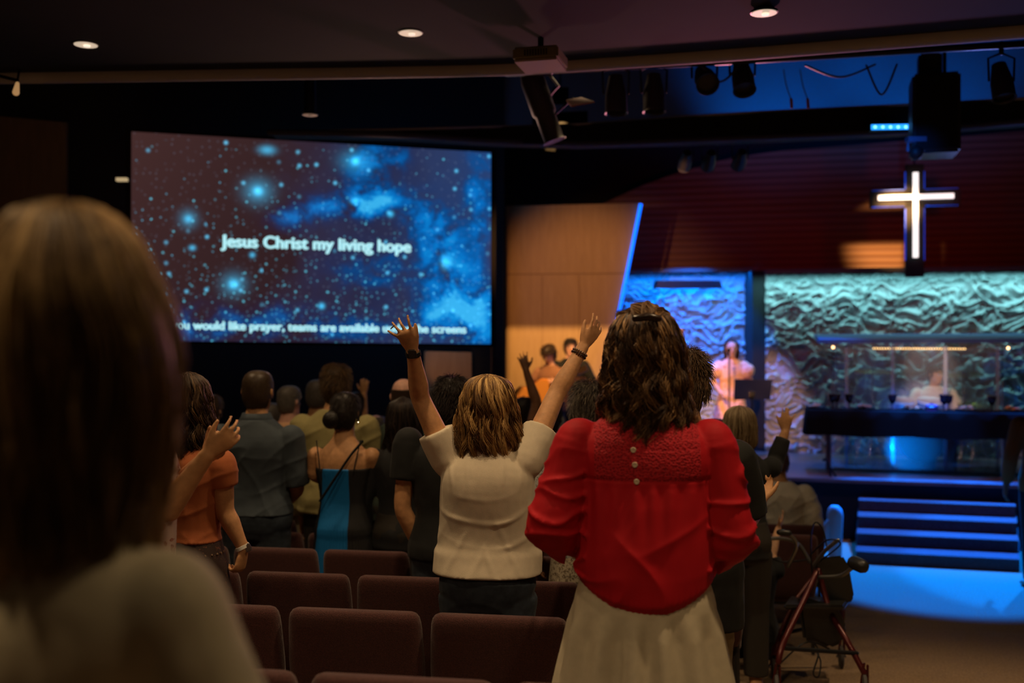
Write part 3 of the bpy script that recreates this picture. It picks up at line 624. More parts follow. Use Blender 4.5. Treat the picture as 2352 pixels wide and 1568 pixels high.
for px, n_, l in ((1895, 5, 'leftmost plate'), (2002, 5, 'second plate from the left'), (2102, 6, 'plate in front of the drummer'), (2212, 6, 'fourth plate'), (2312, 5, 'rightmost plate')):
    root = empty('bread_plate', tp(px, .2), l+' on the table holding a low bread pile', 'plate', 'plates of bread'); m = MB(); m.lathe((0, 0, 0), [(.001, 0), (.08, 0), (.125, .018), (.13, .02), (.12, .016), (.001, .006)], 20); m.build('plate', mat('dark plate', (.05, .04, .05), .3), root, smooth='auto')
    for i in range(n_*2):
        a = random.random()*6.3; r = random.random()*.075; o = MB().ball((0, 0, 0), (.033, .022, .015), 9, 6).build('bread_piece', BREAD, None, smooth=True)
        o.location = root.location+Vector((r*math.cos(a)*1.1, r*math.sin(a), .022+.008*(i % 3)+.014*(i > n_))); o.rotation_euler = (random.uniform(-.3, .3), random.uniform(-.3, .3), a)
        tag(o, 'torn piece of bread in the pile on the %s' % l, 'bread', 'bread pieces on the %s' % l)
root = empty('lidded_tray', tp(2140, .1), 'purplish round lidded tray in front of the drummer', 'tray'); m = MB(); m.lathe((0, 0, 0), [(.001, 0), (.07, 0), (.075, .05), (.06, .07), (.015, .078), (.012, .095), (.001, .097)], 20); m.build('body', mat('purple lacquer', (.09, .04, .13), .3), root, smooth='auto')
m = MB(); m.lathe((0, 0, 0), [(.076, .048), (.079, .05), (.076, .053), (.07, .052)], 20); m.build('rim', MATS['gilt rim'], root)

# ---------------------------------------------------------------- drum booth
BO = empty('drum_booth', SX(2118, .7, 13.35), 'clear acrylic drum booth with folding panels on the stage', 'drum shield', rz=-.235)
kb = SD(2118, 13.35)/F*sc_; bx = lambda px: (px-2118)*kb
ACR, nt, p = nodes('clear acrylic'); p.inputs['Base Color'].default_value = (.3, .33, .4, 1); p.inputs['Roughness'].default_value = .03; p.inputs['Alpha'].default_value = .12; p.inputs['IOR'].default_value = 1.4
ACRE = mat('acrylic edge', (.40, .46, .6), .2, alpha=.40)
HB = 1.52
pp = [(bx(1935), .55), (bx(1958), .05), (bx(2055), -.03), (bx(2165), -.03), (bx(2275), .05), (bx(2305), .55)]
for i in range(5):
    a, b = pp[i], pp[i+1]; d = Vector((b[0]-a[0], b[1]-a[1], 0)); n_ = Vector((-d.y, d.x, 0)).normalized()*.008
    m = MB(); m.prism([Vector((a[0], a[1], .03)), Vector((b[0], b[1], .03)), Vector((b[0], b[1], HB)), Vector((a[0], a[1], HB))], n_); m.build('panel', ACR, BO)
for i, a in enumerate(pp):
    m = MB(); m.box((a[0], a[1]-.01, (HB+.03)/2), (.045 if 0 < i < 5 else .02, .014, HB-.02)); m.build('hinge_strip', ACRE, BO)
m = MB(); m.prism([Vector((bx(1897), -.02, HB+.03)), Vector((bx(2440), -.02, HB+.05)), Vector((bx(2440), .95, HB+.11)), Vector((bx(1897), .95, HB+.09))], (0, 0, .05)); m.build('canopy', mat('navy canopy foam', (.06, .10, .22), .8), BO)
for i in range(36):
    x = bx(2018)+(bx(2210)-bx(2018))*i/35; m = MB(); m.ball((x, .1, HB-.03), .008, 8, 6); m.build('festoon_bulb', emit('warm bulb', (1, .60, .22), 2.4 if i else 5), BO)
for x in (1931, 2303):
    m = MB(); m.ball((bx(x), .2, HB-.02), .016, 10, 8); m.build('corner_bulb', emit('warm bright bulb', (1, .55, .25), 6), BO)
m = MB(); m.box((bx(2118), .45, .012), (bx(2310)-bx(1925), 1.2, .024)); m.build('base_mat', mat('glossy booth base', (.12, .14, .18), .15), BO)
# drum kit
DK_ = empty('drum_kit', SX(2105, .73, 14.0), 'drum kit with a large pale bass drum seen through the booth', 'drum kit', rz=-.1)
kd = SD(2105, 14.0)/F; dx = lambda px: (px-2105)*kd
SH = mat('blue pearl shell', (.12, .2, .4), .25); HEAD = mat('white drum head', (.75, .78, .82), .5)
RX = Matrix.Rotation(PI/2, 3, 'X')
m = MB(); m.lathe((0, .0, .30), [(.001, -.2), (.27, -.2), (.27, .2), (.001, .2)], 32, RX); m.build('bass_drum_shell', SH, DK_, smooth='auto')
m = MB(); m.lathe((0, 0, .30), [(.262, .2), (.282, .2), (.282, .235), (.262, .235)], 32, RX); m.build('hoop', METAL, DK_, smooth='auto')
m = MB(); m.lathe((0, 0, .30), [(.001, .205), (.262, .205), (.262, .212), (.001, .212)], 32, RX); m.build('bass_drum_head', HEAD, DK_)
m = MB(); m.lathe((-.16, -.02, .40), [(.001, .205), (.06, .205), (.06, .215), (.001, .215)], 16, RX); m.build('port_hole', BLACK, DK_)
for x, y, z, r, h in ((-.18, .0, .68, .15, .2), (.17, 0, .68, .16, .2), (.62, .35, .38, .2, .3), (-.52, .3, .55, .18, .14)):
    m = MB(); m.lathe((x, y, z), [(.001, -h/2), (r, -h/2), (r, h/2), (.001, h/2)], 24, Matrix.Rotation(.2, 3, 'X')); o = m.build('drum_shell', SH, DK_, smooth='auto')
    m = MB(); m.lathe((x, y, z+.002), [(r*.9, h/2), (r*1.03, h/2-.01), (r*1.03, h/2+.015), (.001, h/2+.004)], 24, Matrix.Rotation(.2, 3, 'X')); m.build('drum_head', HEAD, DK_)
CYM = mat('polished bronze cymbal', (.75, .62, .35), .22, 1)
for px, z, r, t in ((2012, 1.16, .23, .12), (2240, .74, .21, .12), (1985, .62, .17, .0), (2215, 1.12, .24, -.2)):
    R = Matrix.Rotation(t, 3, 'X'); m = MB(); m.lathe((dx(px), .1, z), [(.001, .02), (.03, .018), (.045, .006), (r, -.012), (r, -.015), (.001, .0)], 28, R); m.build('cymbal', CYM, DK_, smooth='auto')
    m = MB(); m.tube([(dx(px), .1, z+.03), (dx(px), .12, .3)], .01, n=6)
    for a in (0, 2.1, 4.2): m.tube([(dx(px), .12, .32), (dx(px)+.2*math.cos(a), .12+.2*math.sin(a), .005)], .008, n=6)
    m.build('cymbal_stand', CHROME, DK_, smooth=True)
for i, px in enumerate((1925, 1942, 1958, 1972, 1990, 2000, 2158, 2168, 2175, 2185, 2215, 2222, 2250, 2262, 2275, 2290)):
    m = MB(); m.ball((dx(px), .05, .26+.05*math.sin(i*2.1)), (.018, .018, .022), 8, 6); m.build('chrome_lug', CHROME, DK_, smooth=True)
for i, px in enumerate((1940, 1975, 2170, 2220, 2260)):
    spot('kit_led', SX(px, 1.25, 12.9), SX(px, .95, 13.9), 14, (.0, .45, 1), 60)

# mic stand, music stand, rail
def tripod_stand(x, y, d0, h, label, name='microphone_stand'):
    root = empty(name, SX(x, .7, d0), label, 'microphone stand'); m = MB(); m.tube([(0, 0, .02), (0, 0, h)], .011, n=8); m.build('pole', METAL, root)
    m = MB(); m.lathe((0, 0, 0), [(.001, 0), (.13, 0), (.13, .015), (.02, .03), (.001, .03)], 20); m.build('base', METAL, root)
    m = MB(); m.tube([(0, 0, h), (.005, .04, h+.06)], [.012, .014], n=8); m.ball((.006, .055, h+.08), .026, 10, 8); m.build('microphone', BLACK, root, smooth=True); return root
tripod_stand(1675, 0, 13.35, 1.38, 'black microphone stand in front of the singer in pink')
ms = empty('music_stand', SX(1728, .7, 13.0), 'black music stand right of the singer in pink', 'music stand'); kk = SD(1728, 13)/F
m = MB(); m.prism([Vector((-44*kk, -.03, .86)), Vector((42*kk, .02, .86)), Vector((52*kk, .1, 1.10)), Vector((-38*kk, .06, 1.11))], (0, .015, 0)); m.build('desk', METAL, ms)
m = MB(); m.tube([(0, .03, .03), (0, .03, .95)], .012, n=8); m.build('pole', METAL, ms)
m = MB()
for a in (.5, 2.6, 4.7): m.tube([(0, .03, .12), (.2*math.cos(a), .03+.2*math.sin(a), .01)], .009, n=6)
m.build('tripod_base', METAL, ms); m = MB(); m.box((0, .0, .93), (.05, .04, .06)); m.build('clamp', mat('brass', (.6, .5, .2), .3, 1), ms)
m = MB(); m.tube([(52*kk, .09, .86), (56*kk, .14, 1.12)], .008, n=6); m.build('page_clip', mat('brushed steel', (.5, .4, .4), .4, 1), ms)
# small lamp rail at the corner of the stage and blue object by the stage front
root = empty('stair_rail', SX(1908, .7, 12.6), 'short dark bent handrail at the stage edge left of the table', 'rail'); m = MB(); m.tube(crv([(0, 0, 0), (-.02, 0, .12), (-.06, -.02, .2), (-.1, -.05, .2)]), .016, n=8); m.build('rail', METAL, root)
m = MB(); m.tube([(.06, 0, 0), (-.02, 0, .13)], .012, n=8); m.build('brace', METAL, root)
root = empty('wrapped_bundle', SX(1918, 0, 11.2), 'blue lit bundle standing on the floor by the stage front', 'bundle'); m = MB()
rings = [rrect(0, 0, z, w, t) for z, w, t in ((0, .12, .16), (.3, .13, .17), (.5, .15, .18), (.56, .13, .15), (.59, .08, .09))]; m.loft(rings); m.build('cover', mat('pale grey fabric', (.5, .5, .52), .8), root, smooth='auto')
m = MB(); m.tube([(-.09, 0, .2), (-.1, 0, .36), (-.07, 0, .42)], [.045, .05, .03], n=10); m.build('side_pocket', MATS['pale grey fabric'], root, smooth=True)

# ---------------------------------------------------------------- rollator
RO = empty('rollator', P(1870, 1400, 6.0), 'dark red walker with black seat, bag and brake cables on the aisle carpet', 'walker')
RO.location.z = floorz(RO.location.x, 6.0)
RED = mat('dark red tubing', (.08, .012, .012), .25, .3); BP = mat('black padded vinyl', (.02, .02, .02), .35, bump=.5, scale=20)
KW = 1.62                                              # the walker stands well down the aisle
def W(x, y, d): return local(RO, P(x, y, 3.7*KW+(d-3.7)*1.1))
def gz(x, y, d):
    q = P(x, y, d); q.z = floorz(q.x, q.y)+.09; return local(RO, q)
fl1, fr1 = W(1790, 1510, 3.5), W(1990, 1560, 3.5)
for nm, pts in (('frame_leg', [W(1985, 1545, 3.5), W(1945, 1470, 3.6), W(1905, 1400, 3.75), W(1880, 1310, 3.85)]), ('frame_leg', [W(1788, 1520, 3.45), W(1800, 1475, 3.5), W(1850, 1370, 3.7), W(1875, 1315, 3.8)]),
                ('frame_leg', [W(1780, 1500, 3.9), W(1800, 1440, 3.95), W(1835, 1370, 4.0), W(1900, 1290, 4.05)]), ('frame_leg', [W(1930, 1440, 4.2), W(1935, 1400, 4.15), W(1920, 1340, 4.1), W(1890, 1290, 4.05)])):
    m = MB(); m.tube(crv(pts, 4), .018, n=10); m.build(nm, RED, RO, smooth=True)
for a, b in ((W(1798, 1488, 3.5), W(1968, 1500, 3.55)), (W(1800, 1455, 3.9), W(1925, 1425, 4.15))):
    m = MB(); m.tube([a, b], .013, n=8); m.build('cross_bar', METAL, RO)
m = MB(); m.loft([[W(x, y, d+dd) for x, y in ((1832, 1365), (1925, 1395), (1945, 1440), (1935, 1475), (1905, 1488), (1870, 1472), (1845, 1472))] for d, dd in ((3.72, 0), (3.72, .22))]); m.build('carry_bag', BP, RO, bevel=.02)
m = MB(); m.hexa([W(1800, 1400, 3.65), W(1940, 1402, 3.65), W(1952, 1385, 4.05), W(1815, 1380, 4.05)], [W(1800, 1388, 3.65), W(1940, 1390, 3.65), W(1952, 1372, 4.05), W(1815, 1368, 4.05)]); m.build('seat', BP, RO, bevel=.01)
m = MB(); m.loft([[W(x, y, 3.9+dd) for x, y in ((1868, 1282), (1935, 1275), (1950, 1300), (1962, 1370), (1952, 1386), (1900, 1380), (1880, 1340))] for dd in (0, .10)]); m.build('basket', BP, RO, bevel=.012)
for pts in ([W(1868, 1300, 3.9), W(1895, 1265, 3.8), W(1925, 1240, 3.7)], [W(1880, 1325, 3.8), W(1930, 1322, 3.7), W(1962, 1300, 3.62)], [W(1810, 1300, 3.85), W(1830, 1250, 3.8), W(1805, 1222, 3.75), W(1790, 1222, 3.7)], [W(1860, 1290, 4.0), W(1835, 1250, 4.0), W(1800, 1237, 3.95), W(1758, 1237, 3.9)]):
    m = MB(); m.tube(crv(pts, 5), .012, n=8); m.build('handlebar', mat('grey steel tube', (.30, .30, .28), .3, .8), RO, smooth=True)
for pts in ([W(1962, 1292, 3.62), W(1980, 1300, 3.55)], [W(1790, 1222, 3.7), W(1812, 1224, 3.7)]):
    m = MB(); m.tube(pts, .042 if pts[0].x > 0 else .018, n=10); m.build('hand_grip', BP, RO, smooth=True)
for pts in ([W(1868, 1350, 3.85), W(1862, 1240, 3.85), W(1872, 1200, 3.85), W(1890, 1215, 3.85), W(1900, 1260, 3.8)], [W(1860, 1275, 3.9), W(1900, 1240, 3.7), W(1930, 1250, 3.68), W(1880, 1290, 3.9)],
            [W(1785, 1530, 3.5), W(1850, 1475, 3.6), W(1905, 1490, 3.7)], [W(1872, 1478, 3.7), W(1880, 1500, 3.6), W(1868, 1545, 3.55), W(1880, 1553, 3.55), W(1885, 1520, 3.6), W(1875, 1495, 3.7)], [W(1760, 1275, 3.9), W(1800, 1290, 3.85), W(1855, 1285, 3.9)]):
    m = MB(); m.tube(crv(pts, 8), .005, n=6); m.build('brake_cable', METAL, RO, smooth=True)
for x, y, d in ((1985, 1555, 3.5), (1783, 1545, 3.45), (1777, 1500, 3.95), (1932, 1440, 4.25)):
    c = P(x, y, 3.7*KW+(d-3.7)*1.1); r = .075; c.z = floorz(c.x, c.y)+r; c = local(RO, c)
    m = MB(); m.lathe(c, [(.001, -.014), (r*.8, -.014), (r, -.008), (r, .008), (r*.8, .014), (.001, .014)], 24, Matrix.Rotation(PI/2, 3, 'Y') @ Matrix.Rotation(.2, 3, 'X')); w_ = m.build('wheel', mat('grey rubber', (.06, .055, .055), .7), RO, smooth='auto')
    m = MB(); m.tube([c+Vector((-.02, 0, 0)), c+Vector((.02, 0, 0))], .015, n=8); m.build('hub', CHROME, w_)
    m = MB(); m.tube([c+Vector((.02, 0, 0)), c+Vector((.02, .0, .12))], .008, n=6); m.tube([c+Vector((-.02, 0, 0)), c+Vector((-.0, .0, .13))], .008, n=6); m.build('fork', RED, RO)
# ---------------------------------------------------------------- people
def skin(name, c):
    m = mat(name, c, .55, var=.12, scale=45, bump=.15, bscale=350); return m
SK1 = skin('fair skin', (.60, .34, .20)); SK2 = skin('tan skin', (.58, .30, .14)); SK3 = skin('brown skin', (.22, .10, .05)); SK4 = skin('rosy skin', (.72, .40, .30))

def hairmat(name, dark, mid, light):
    if name in MATS: return MATS[name]
    m, nt, p = nodes(name); a = nt.nodes.new('ShaderNodeAttribute'); a.attribute_name = 'lock'
    r = nt.nodes.new('ShaderNodeValToRGB'); e = r.color_ramp.elements
    e[0].color = (*dark, 1); e[0].position = .1; e[1].color = (*light, 1); e[1].position = .95; q = e.new(.5); q.color = (*mid, 1)
    lnk(nt, a.outputs['Fac'], r.inputs[0]); lnk(nt, r.outputs[0], p.inputs['Base Color'])
    p.inputs['Roughness'].default_value = .45; p.inputs['Specular IOR Level'].default_value = .4
    MATS[name] = m; return m
H_BROWN = hairmat('brown hair', (.05, .022, .009), (.17, .085, .035), (.48, .27, .11))
H_GOLD = hairmat('golden brown hair', (.08, .036, .012), (.34, .18, .06), (.85, .56, .22))
H_DARK = hairmat('near black hair', (.008, .005, .004), (.02, .012, .009), (.05, .03, .02))
H_DKBR = hairmat('dark brown hair', (.018, .009, .005), (.05, .026, .013), (.14, .08, .04))
H_GREY = hairmat('grey hair', (.06, .05, .045), (.24, .21, .18), (.55, .50, .42))
H_BLOND = hairmat('blond grey hair', (.16, .10, .05), (.42, .31, .18), (.78, .64, .42))
H_MIX = hairmat('salt and pepper hair', (.02, .013, .01), (.07, .05, .04), (.50, .42, .30))

def strands_mesh(V, rad, attr, nside=3):
    """V (S,N,3) polylines -> tapered tubes; returns verts, faces, per-vertex attr"""
    S, N, _ = V.shape; T = np.gradient(V, axis=1); T /= np.linalg.norm(T, axis=2, keepdims=True)+1e-9
    ref = np.tile(np.array([0.31, .22, .92]), (S, N, 1)); a = np.cross(T, ref); nn = np.linalg.norm(a, axis=2, keepdims=True); a = a/(nn+1e-6); b = np.cross(T, a)
    taper = np.linspace(1, .25, N)[None, :, None]; r = rad[:, None, None]*taper
    R = [V+a*r*math.cos(2*PI*k/nside)+b*r*math.sin(2*PI*k/nside) for k in range(nside)]
    W_ = np.stack(R, 2).reshape(-1, 3)
    base = (np.arange(S)[:, None]*N+np.arange(N-1)[None])*nside; base = base.ravel(); fs = []
    for k in range(nside):
        k2 = (k+1) % nside; fs.append(np.stack([base+k, base+k2, base+nside+k2, base+nside+k], 1))
    return W_, np.concatenate(fs), np.repeat(attr, N*nside)
def raw_mesh(name, V, Fq, attr, m, parent):
    me = bpy.data.meshes.new(name); n = len(V); me.vertices.add(n); me.vertices.foreach_set('co', np.asarray(V, dtype=np.float32).ravel())
    f = len(Fq); me.loops.add(f*4); me.loops.foreach_set('vertex_index', np.asarray(Fq, dtype=np.int32).ravel()); me.polygons.add(f)
    me.polygons.foreach_set('loop_start', np.arange(0, f*4, 4, dtype=np.int32)); me.update(calc_edges=True); me.validate()
    me.polygons.foreach_set('use_smooth', [True]*len(me.polygons))
    at = me.attributes.new('lock', 'FLOAT', 'POINT'); at.data.foreach_set('value', np.asarray(attr, dtype=np.float32))
    me.materials.append(m); o = bpy.data.objects.new(name, me); COL.objects.link(o); o.parent = parent; return o

def prof_table(prof, n=70):
    """profile rows (z, left, right, back, front), metres from head centre -> dense smooth table"""
    P_ = np.array(prof, float); d = np.sqrt(np.diff(P_[:, 0])**2+np.diff(P_[:, 1:3].mean(1))**2)+.004; t = np.concatenate([[0], np.cumsum(d)]); t /= t[-1]
    tt = np.linspace(0, 1, n); out = np.empty((n, P_.shape[1])); m_ = np.gradient(P_, t, axis=0)
    for i, s in enumerate(tt):
        k = min(len(t)-2, np.searchsorted(t, s, side='right')-1); h = t[k+1]-t[k]; u = (s-t[k])/h
        out[i] = (2*u**3-3*u**2+1)*P_[k]+(u**3-2*u**2+u)*h*m_[k]+(-2*u**3+3*u**2)*P_[k+1]+(u**3-u**2)*h*m_[k+1]
    out[:, 1:] = np.maximum(out[:, 1:], .002); return out
def prof_xyz(tab, az, s, k=1.0, lean=(0, 0)):
    """az (S,), s (S,N) in 0..1"""
    n = len(tab); f = s*(n-1); i = np.clip(f.astype(int), 0, n-2); u = f-i
    row = tab[i]*(1-u[..., None])+tab[i+1]*u[..., None]
    ca = np.cos(az); sa = np.sin(az)
    if az.ndim == 1: ca = ca[:, None]; sa = sa[:, None]
    wx = np.where(ca > 0, row[..., 2], row[..., 1]); wy = np.where(sa > 0, row[..., 4], row[..., 3])
    return np.stack([wx*ca*k, wy*sa*k, row[..., 0]*np.ones_like(wx)], -1)
def long_hair(root, head, prof, m, S=1500, wave=.012, freq=3.0, rad=.0016, seed=1, clump=60, end=(.85, 1.0), frizz=.003, azr=(148, 392), tilt=None, name='hair', N=20, cl=.6, light=.25, crown=(0, 0)):
    rg = np.random.default_rng(seed); tab = prof_table(prof)
    az = np.radians(rg.uniform(azr[0], azr[1], S)); cid = rg.integers(0, clump, S); caz = np.radians(rg.uniform(azr[0], azr[1], clump)); 
    caz = np.sort(caz); az = np.sort(az); cid = np.clip(np.searchsorted(caz, az), 0, clump-1)
    e = rg.uniform(end[0], end[1], S); t = np.linspace(0, 1, N)[None]; s = t*e[:, None]
    AZ = az[:, None]+(caz[cid][:, None]-az[:, None])*(t**1.2)*cl
    lay = rg.uniform(.86, 1.02, S)
    V = prof_xyz(tab, AZ, s, 1.0)*1.0; V[..., :2] *= lay[:, None, None]
    # waves: one phase per lock
    ph = rg.uniform(0, 6.28, clump)[cid]+rg.normal(0, .35, S); fr = freq*rg.uniform(.75, 1.3, clump)[cid]; amp = wave*rg.uniform(.5, 1.5, clump)[cid]
    g = np.minimum(1, t*2.2)**1.5
    tx = -np.sin(AZ); ty = np.cos(AZ); rx = np.cos(AZ); ry = np.sin(AZ)
    a1 = amp[:, None]*g*np.sin(2*PI*fr[:, None]*s+ph[:, None]); a2 = amp[:, None]*.7*g*np.sin(2*PI*fr[:, None]*s*1.1+ph[:, None]+1.3)
    a1 = a1*(1+.8*t*t); V[..., 0] += tx*a1+rx*a2; V[..., 1] += ty*a1+ry*a2
    fz = rg.normal(0, frizz, (S, N, 3))*g[..., None]; fz = (fz+np.roll(fz, 1, 1)+np.roll(fz, 2, 1))/2; V += fz
    V[..., 0] += crown[0]*(1-t); V[..., 1] += crown[1]*(1-t)
    at = np.clip(rg.normal(.42, .16, S)+rg.normal(0, light*.5, clump)[cid], .05, 1)
    W_, Fq, A = strands_mesh(V, rad*rg.uniform(.7, 1.3, S), at)
    # inner mass
    K = 48; a0 = np.linspace(math.radians(azr[0]), math.radians(azr[1]), K); sB = np.linspace(0, .93, 40)
    B = prof_xyz(tab, a0, np.tile(sB[None], (K, 1)), 1.0); B[..., :2] *= .90; B[..., 2] -= .004
    nb = len(W_); idx = np.arange(K*40).reshape(K, 40)+nb; Fb = np.stack([idx[:-1, :-1].ravel(), idx[1:, :-1].ravel(), idx[1:, 1:].ravel(), idx[:-1, 1:].ravel()], 1)
    W_ = np.concatenate([W_, B.reshape(-1, 3)]); Fq = np.concatenate([Fq, Fb]); A = np.concatenate([A, np.full(K*40, .22)])
    if tilt is not None:
        R = np.array(Matrix.Rotation(tilt[0], 3, 'X') @ Matrix.Rotation(tilt[1], 3, 'Y')); W_ = W_ @ R.T
    W_ = W_+np.array(head)[None]
    return raw_mesh(name, W_, Fq, A, m, root)
def short_hair(root, head, r, m, S=1800, ln=.022, rad=.0016, seed=1, low=-.35, brow=.35, stick=.35, puff=1.06, bald=None, tilt=0, name='hair', swirl=.3, N=6):
    """cropped hair: a cap hugging the skull plus short lying strands. r = skull radii"""
    rg = np.random.default_rng(seed); D = rg.normal(size=(S*4, 3)); D /= np.linalg.norm(D, axis=1)[:, None]
    def keep(D):
        z = D[:, 2]; y = D[:, 1]
        lowz = np.where(y < -.2, low-.25, np.where(y < .35, low+.15, brow+.1*(y > .8)))
        k = z > lowz
        if bald is not None: k &= z < bald
        return k
    D = D[keep(D)][:S]; S = len(D)
    r = np.array(r)*puff
    def boxy(D):
        q = (np.abs(D[:, 0])**3*0+np.sqrt(D[:, 0]**2+D[:, 1]**2)**3+np.abs(D[:, 2])**3)**(1/3); return np.where(D[:, 2:3] > 0, D/q[:, None], D)
    base = boxy(D)*r*.97; T = np.stack([D[:, 1]*.3+swirl*rg.normal(size=S)*.6, -D[:, 1]*0-.6+D[:, 0]*swirl, -.9*np.ones(S)], 1)
    T -= D*(T*D).sum(1)[:, None]; T /= np.linalg.norm(T, axis=1)[:, None]+1e-6
    L = ln*rg.uniform(.6, 1.4, S); t = np.linspace(0, 1, N)[None, :, None]
    V = base[:, None]+T[:, None]*L[:, None, None]*t+D[:, None]*(L[:, None, None]*stick*(t-.35*t*t)+.001)+rg.normal(0, .0012, (S, N, 3))*t
    W_, Fq, A = strands_mesh(V, rad*rg.uniform(.7, 1.3, S), np.clip(rg.normal(.45, .2, S), .05, 1))
    # cap
    nu, nv = 40, 26; th = np.linspace(0, PI*.86, nv); ph = np.linspace(0, 2*PI, nu+1); TH, PHI = np.meshgrid(th, ph, indexing='ij')
    C = np.stack([np.sin(TH)*np.cos(PHI), np.sin(TH)*np.sin(PHI), np.cos(TH)], -1); kk_ = keep(C.reshape(-1, 3)).reshape(nv, nu+1)
    idx = np.arange(nv*(nu+1)).reshape(nv, nu+1)+len(W_); ok = kk_[:-1, :-1] & kk_[1:, 1:] & kk_[1:, :-1] & kk_[:-1, 1:]
    Fb = np.stack([idx[:-1, :-1][ok], idx[1:, :-1][ok], idx[1:, 1:][ok], idx[:-1, 1:][ok]], 1)
    W_ = np.concatenate([W_, boxy(C.reshape(-1, 3))*r*1.0]); Fq = np.concatenate([Fq, Fb]); A = np.concatenate([A, np.full(nv*(nu+1), .25)])
    if tilt: W_ = W_ @ np.array(Matrix.Rotation(tilt, 3, 'X')).T
    return raw_mesh(name, W_+np.array(head)[None], Fq, A, m, root)

UP = Vector((0, 0, 1)); FW = Vector((0, 1, 0))
def add_hand(B, w, f, pn, side, s=1.0, curl=(.25, .25, .25, .3, .3), spread=.16, fan=None, thumb=.75, fat=1.0):
    """w wrist, f towards the fingers, pn where the palm faces, side +1 right hand / -1 left"""
    w = Vector(w); f = Vector(f).normalized(); pn = Vector(pn); pn = (pn-f*pn.dot(f)).normalized(); a = f.cross(pn)*side
    B.tube([w-f*.02*s, w+f*.012*s, w+f*.045*s, w+f*.075*s, w+f*.092*s], [.026*s, .029*s, .037*s, .041*s, .038*s], [.020*s, .017*s, .015*s, .013*s, .010*s], side=a, n=16)
    B.ball(w+f*.04*s+a*.022*s+pn*.008*s, .018*s, 10, 8)
    offs = (.031, .011, -.010, -.030); lens = (.073, .081, .075, .060); fan = fan or [spread*q for q in (1.1, .35, -.4, -1.25)]
    for i in range(4):
        d = (f*math.cos(fan[i])+a*math.sin(fan[i])); p = w+f*(.086-.006*(i == 3))*s+a*offs[i]*s; pts = [p-d*.012*s, p]; ang = 0
        for j, q in enumerate((.48, .29, .23)):
            ang += curl[i+1]*(.7, 1.1, .8)[j]; dd = d*math.cos(ang)+pn*math.sin(ang); pts.append(pts[-1]+dd*lens[i]*q*s)
        r = .0088*s*fat; B.tube(crv(pts, 3), [r*1.05-(r*.3)*k/(len(crv(pts, 3))-1) for k in range(len(crv(pts, 3)))], n=10)
    d = (f*math.cos(thumb)+a*math.sin(thumb)+pn*.15).normalized(); p = w+f*.022*s+a*.024*s+pn*.006*s; d2 = (d+f*.35+pn*curl[0]*.6).normalized()
    pts = [p, p+d*.034*s, p+d*.034*s+d2*.032*s, p+d*.034*s+(d2*.6+f*.3+pn*curl[0]*.4).normalized()*.024*s+d2*.032*s]
    B.tube(crv(pts, 3), [(.014-.0060*k/9)*s for k in range(10)], n=10)
def add_head(B, c, s, yaw=0, pitch=0, wide=1.0):
    """skull, jaw, nose, ears, brow; c = centre of the head"""
    R = Matrix.Rotation(-yaw, 3, 'Z') @ Matrix.Rotation(pitch, 3, 'X'); c = Vector(c)
    def q(x, y, z): return c+R @ Vector((x*s*wide, y*s, z*s))
    def ring(z, hw, yb, yf):
        out = []; cy = (yb+yf)/2; hd = (yf-yb)/2
        for k in range(20):
            a = 2*PI*k/20; out.append(q(hw*math.cos(a), cy+hd*math.sin(a), z))
        return out
    B.loft([ring(*r) for r in ((-.118, .022, .040, .078), (-.108, .040, .005, .090), (-.085, .055, -.045, .093), (-.055, .063, -.068, .090), (-.02, .071, -.088, .090), (.02, .076, -.098, .091), (.055, .075, -.097, .090), (.085, .064, -.085, .076), (.105, .044, -.060, .052), (.117, .018, -.03, .022))])
    B.tube([q(0, .088, .022), q(0, .101, -.004), q(0, .112, -.024)], [.009*s, .011*s, .015*s], n=8)
    B.tube([q(-.016, .095, -.027), q(.016, .095, -.027)], [.009*s, .009*s], n=8)
    B.tube([q(-.022, .087, -.058), q(0, .095, -.056), q(.022, .087, -.058)], [.007*s, .009*s, .007*s], n=8)
    B.tube([q(-.045, .080, .030), q(-.02, .091, .032), q(.02, .091, .032), q(.045, .080, .030)], [.009*s]*4, n=8)
    for e in (-1, 1):
        B.tube([q(e*.072, -.008, .020), q(e*.084, -.014, .018), q(e*.087, -.014, -.004), q(e*.078, -.004, -.030)], [.007*s, .012*s, .012*s, .008*s], [.005*s, .007*s, .007*s, .005*s], n=8)
    return q
def eyes(q, s, parent, lips=True):
    for e in (-1, 1):
        m = MB(); m.ball(q(e*.031, .084, .008), .0125*s, 10, 8); o = m.build('eye', mat('eye white', (.7, .66, .62), .2), parent, smooth=True)
        m = MB(); m.ball(q(e*.031, .0925, .008), .006*s, 8, 6); m.build('pupil', mat('dark iris', (.03, .02, .015), .2), o, smooth=True)
        m = MB(); m.tube([q(e*.047, .086, .032), q(e*.032, .096, .038), q(e*.016, .097, .034)], [.003*s, .0045*s, .004*s], n=6); m.build('eyebrow', mat('eyebrow hair', (.04, .02, .01), .8), parent)
    if lips:
        m = MB(); m.tube([q(-.023, .092, -.058), q(0, .104, -.055), q(.023, .092, -.058)], [.004*s, .007*s, .004*s], n=8); m.build('lips', mat('lips', (.45, .12, .10), .4), parent, smooth=True)

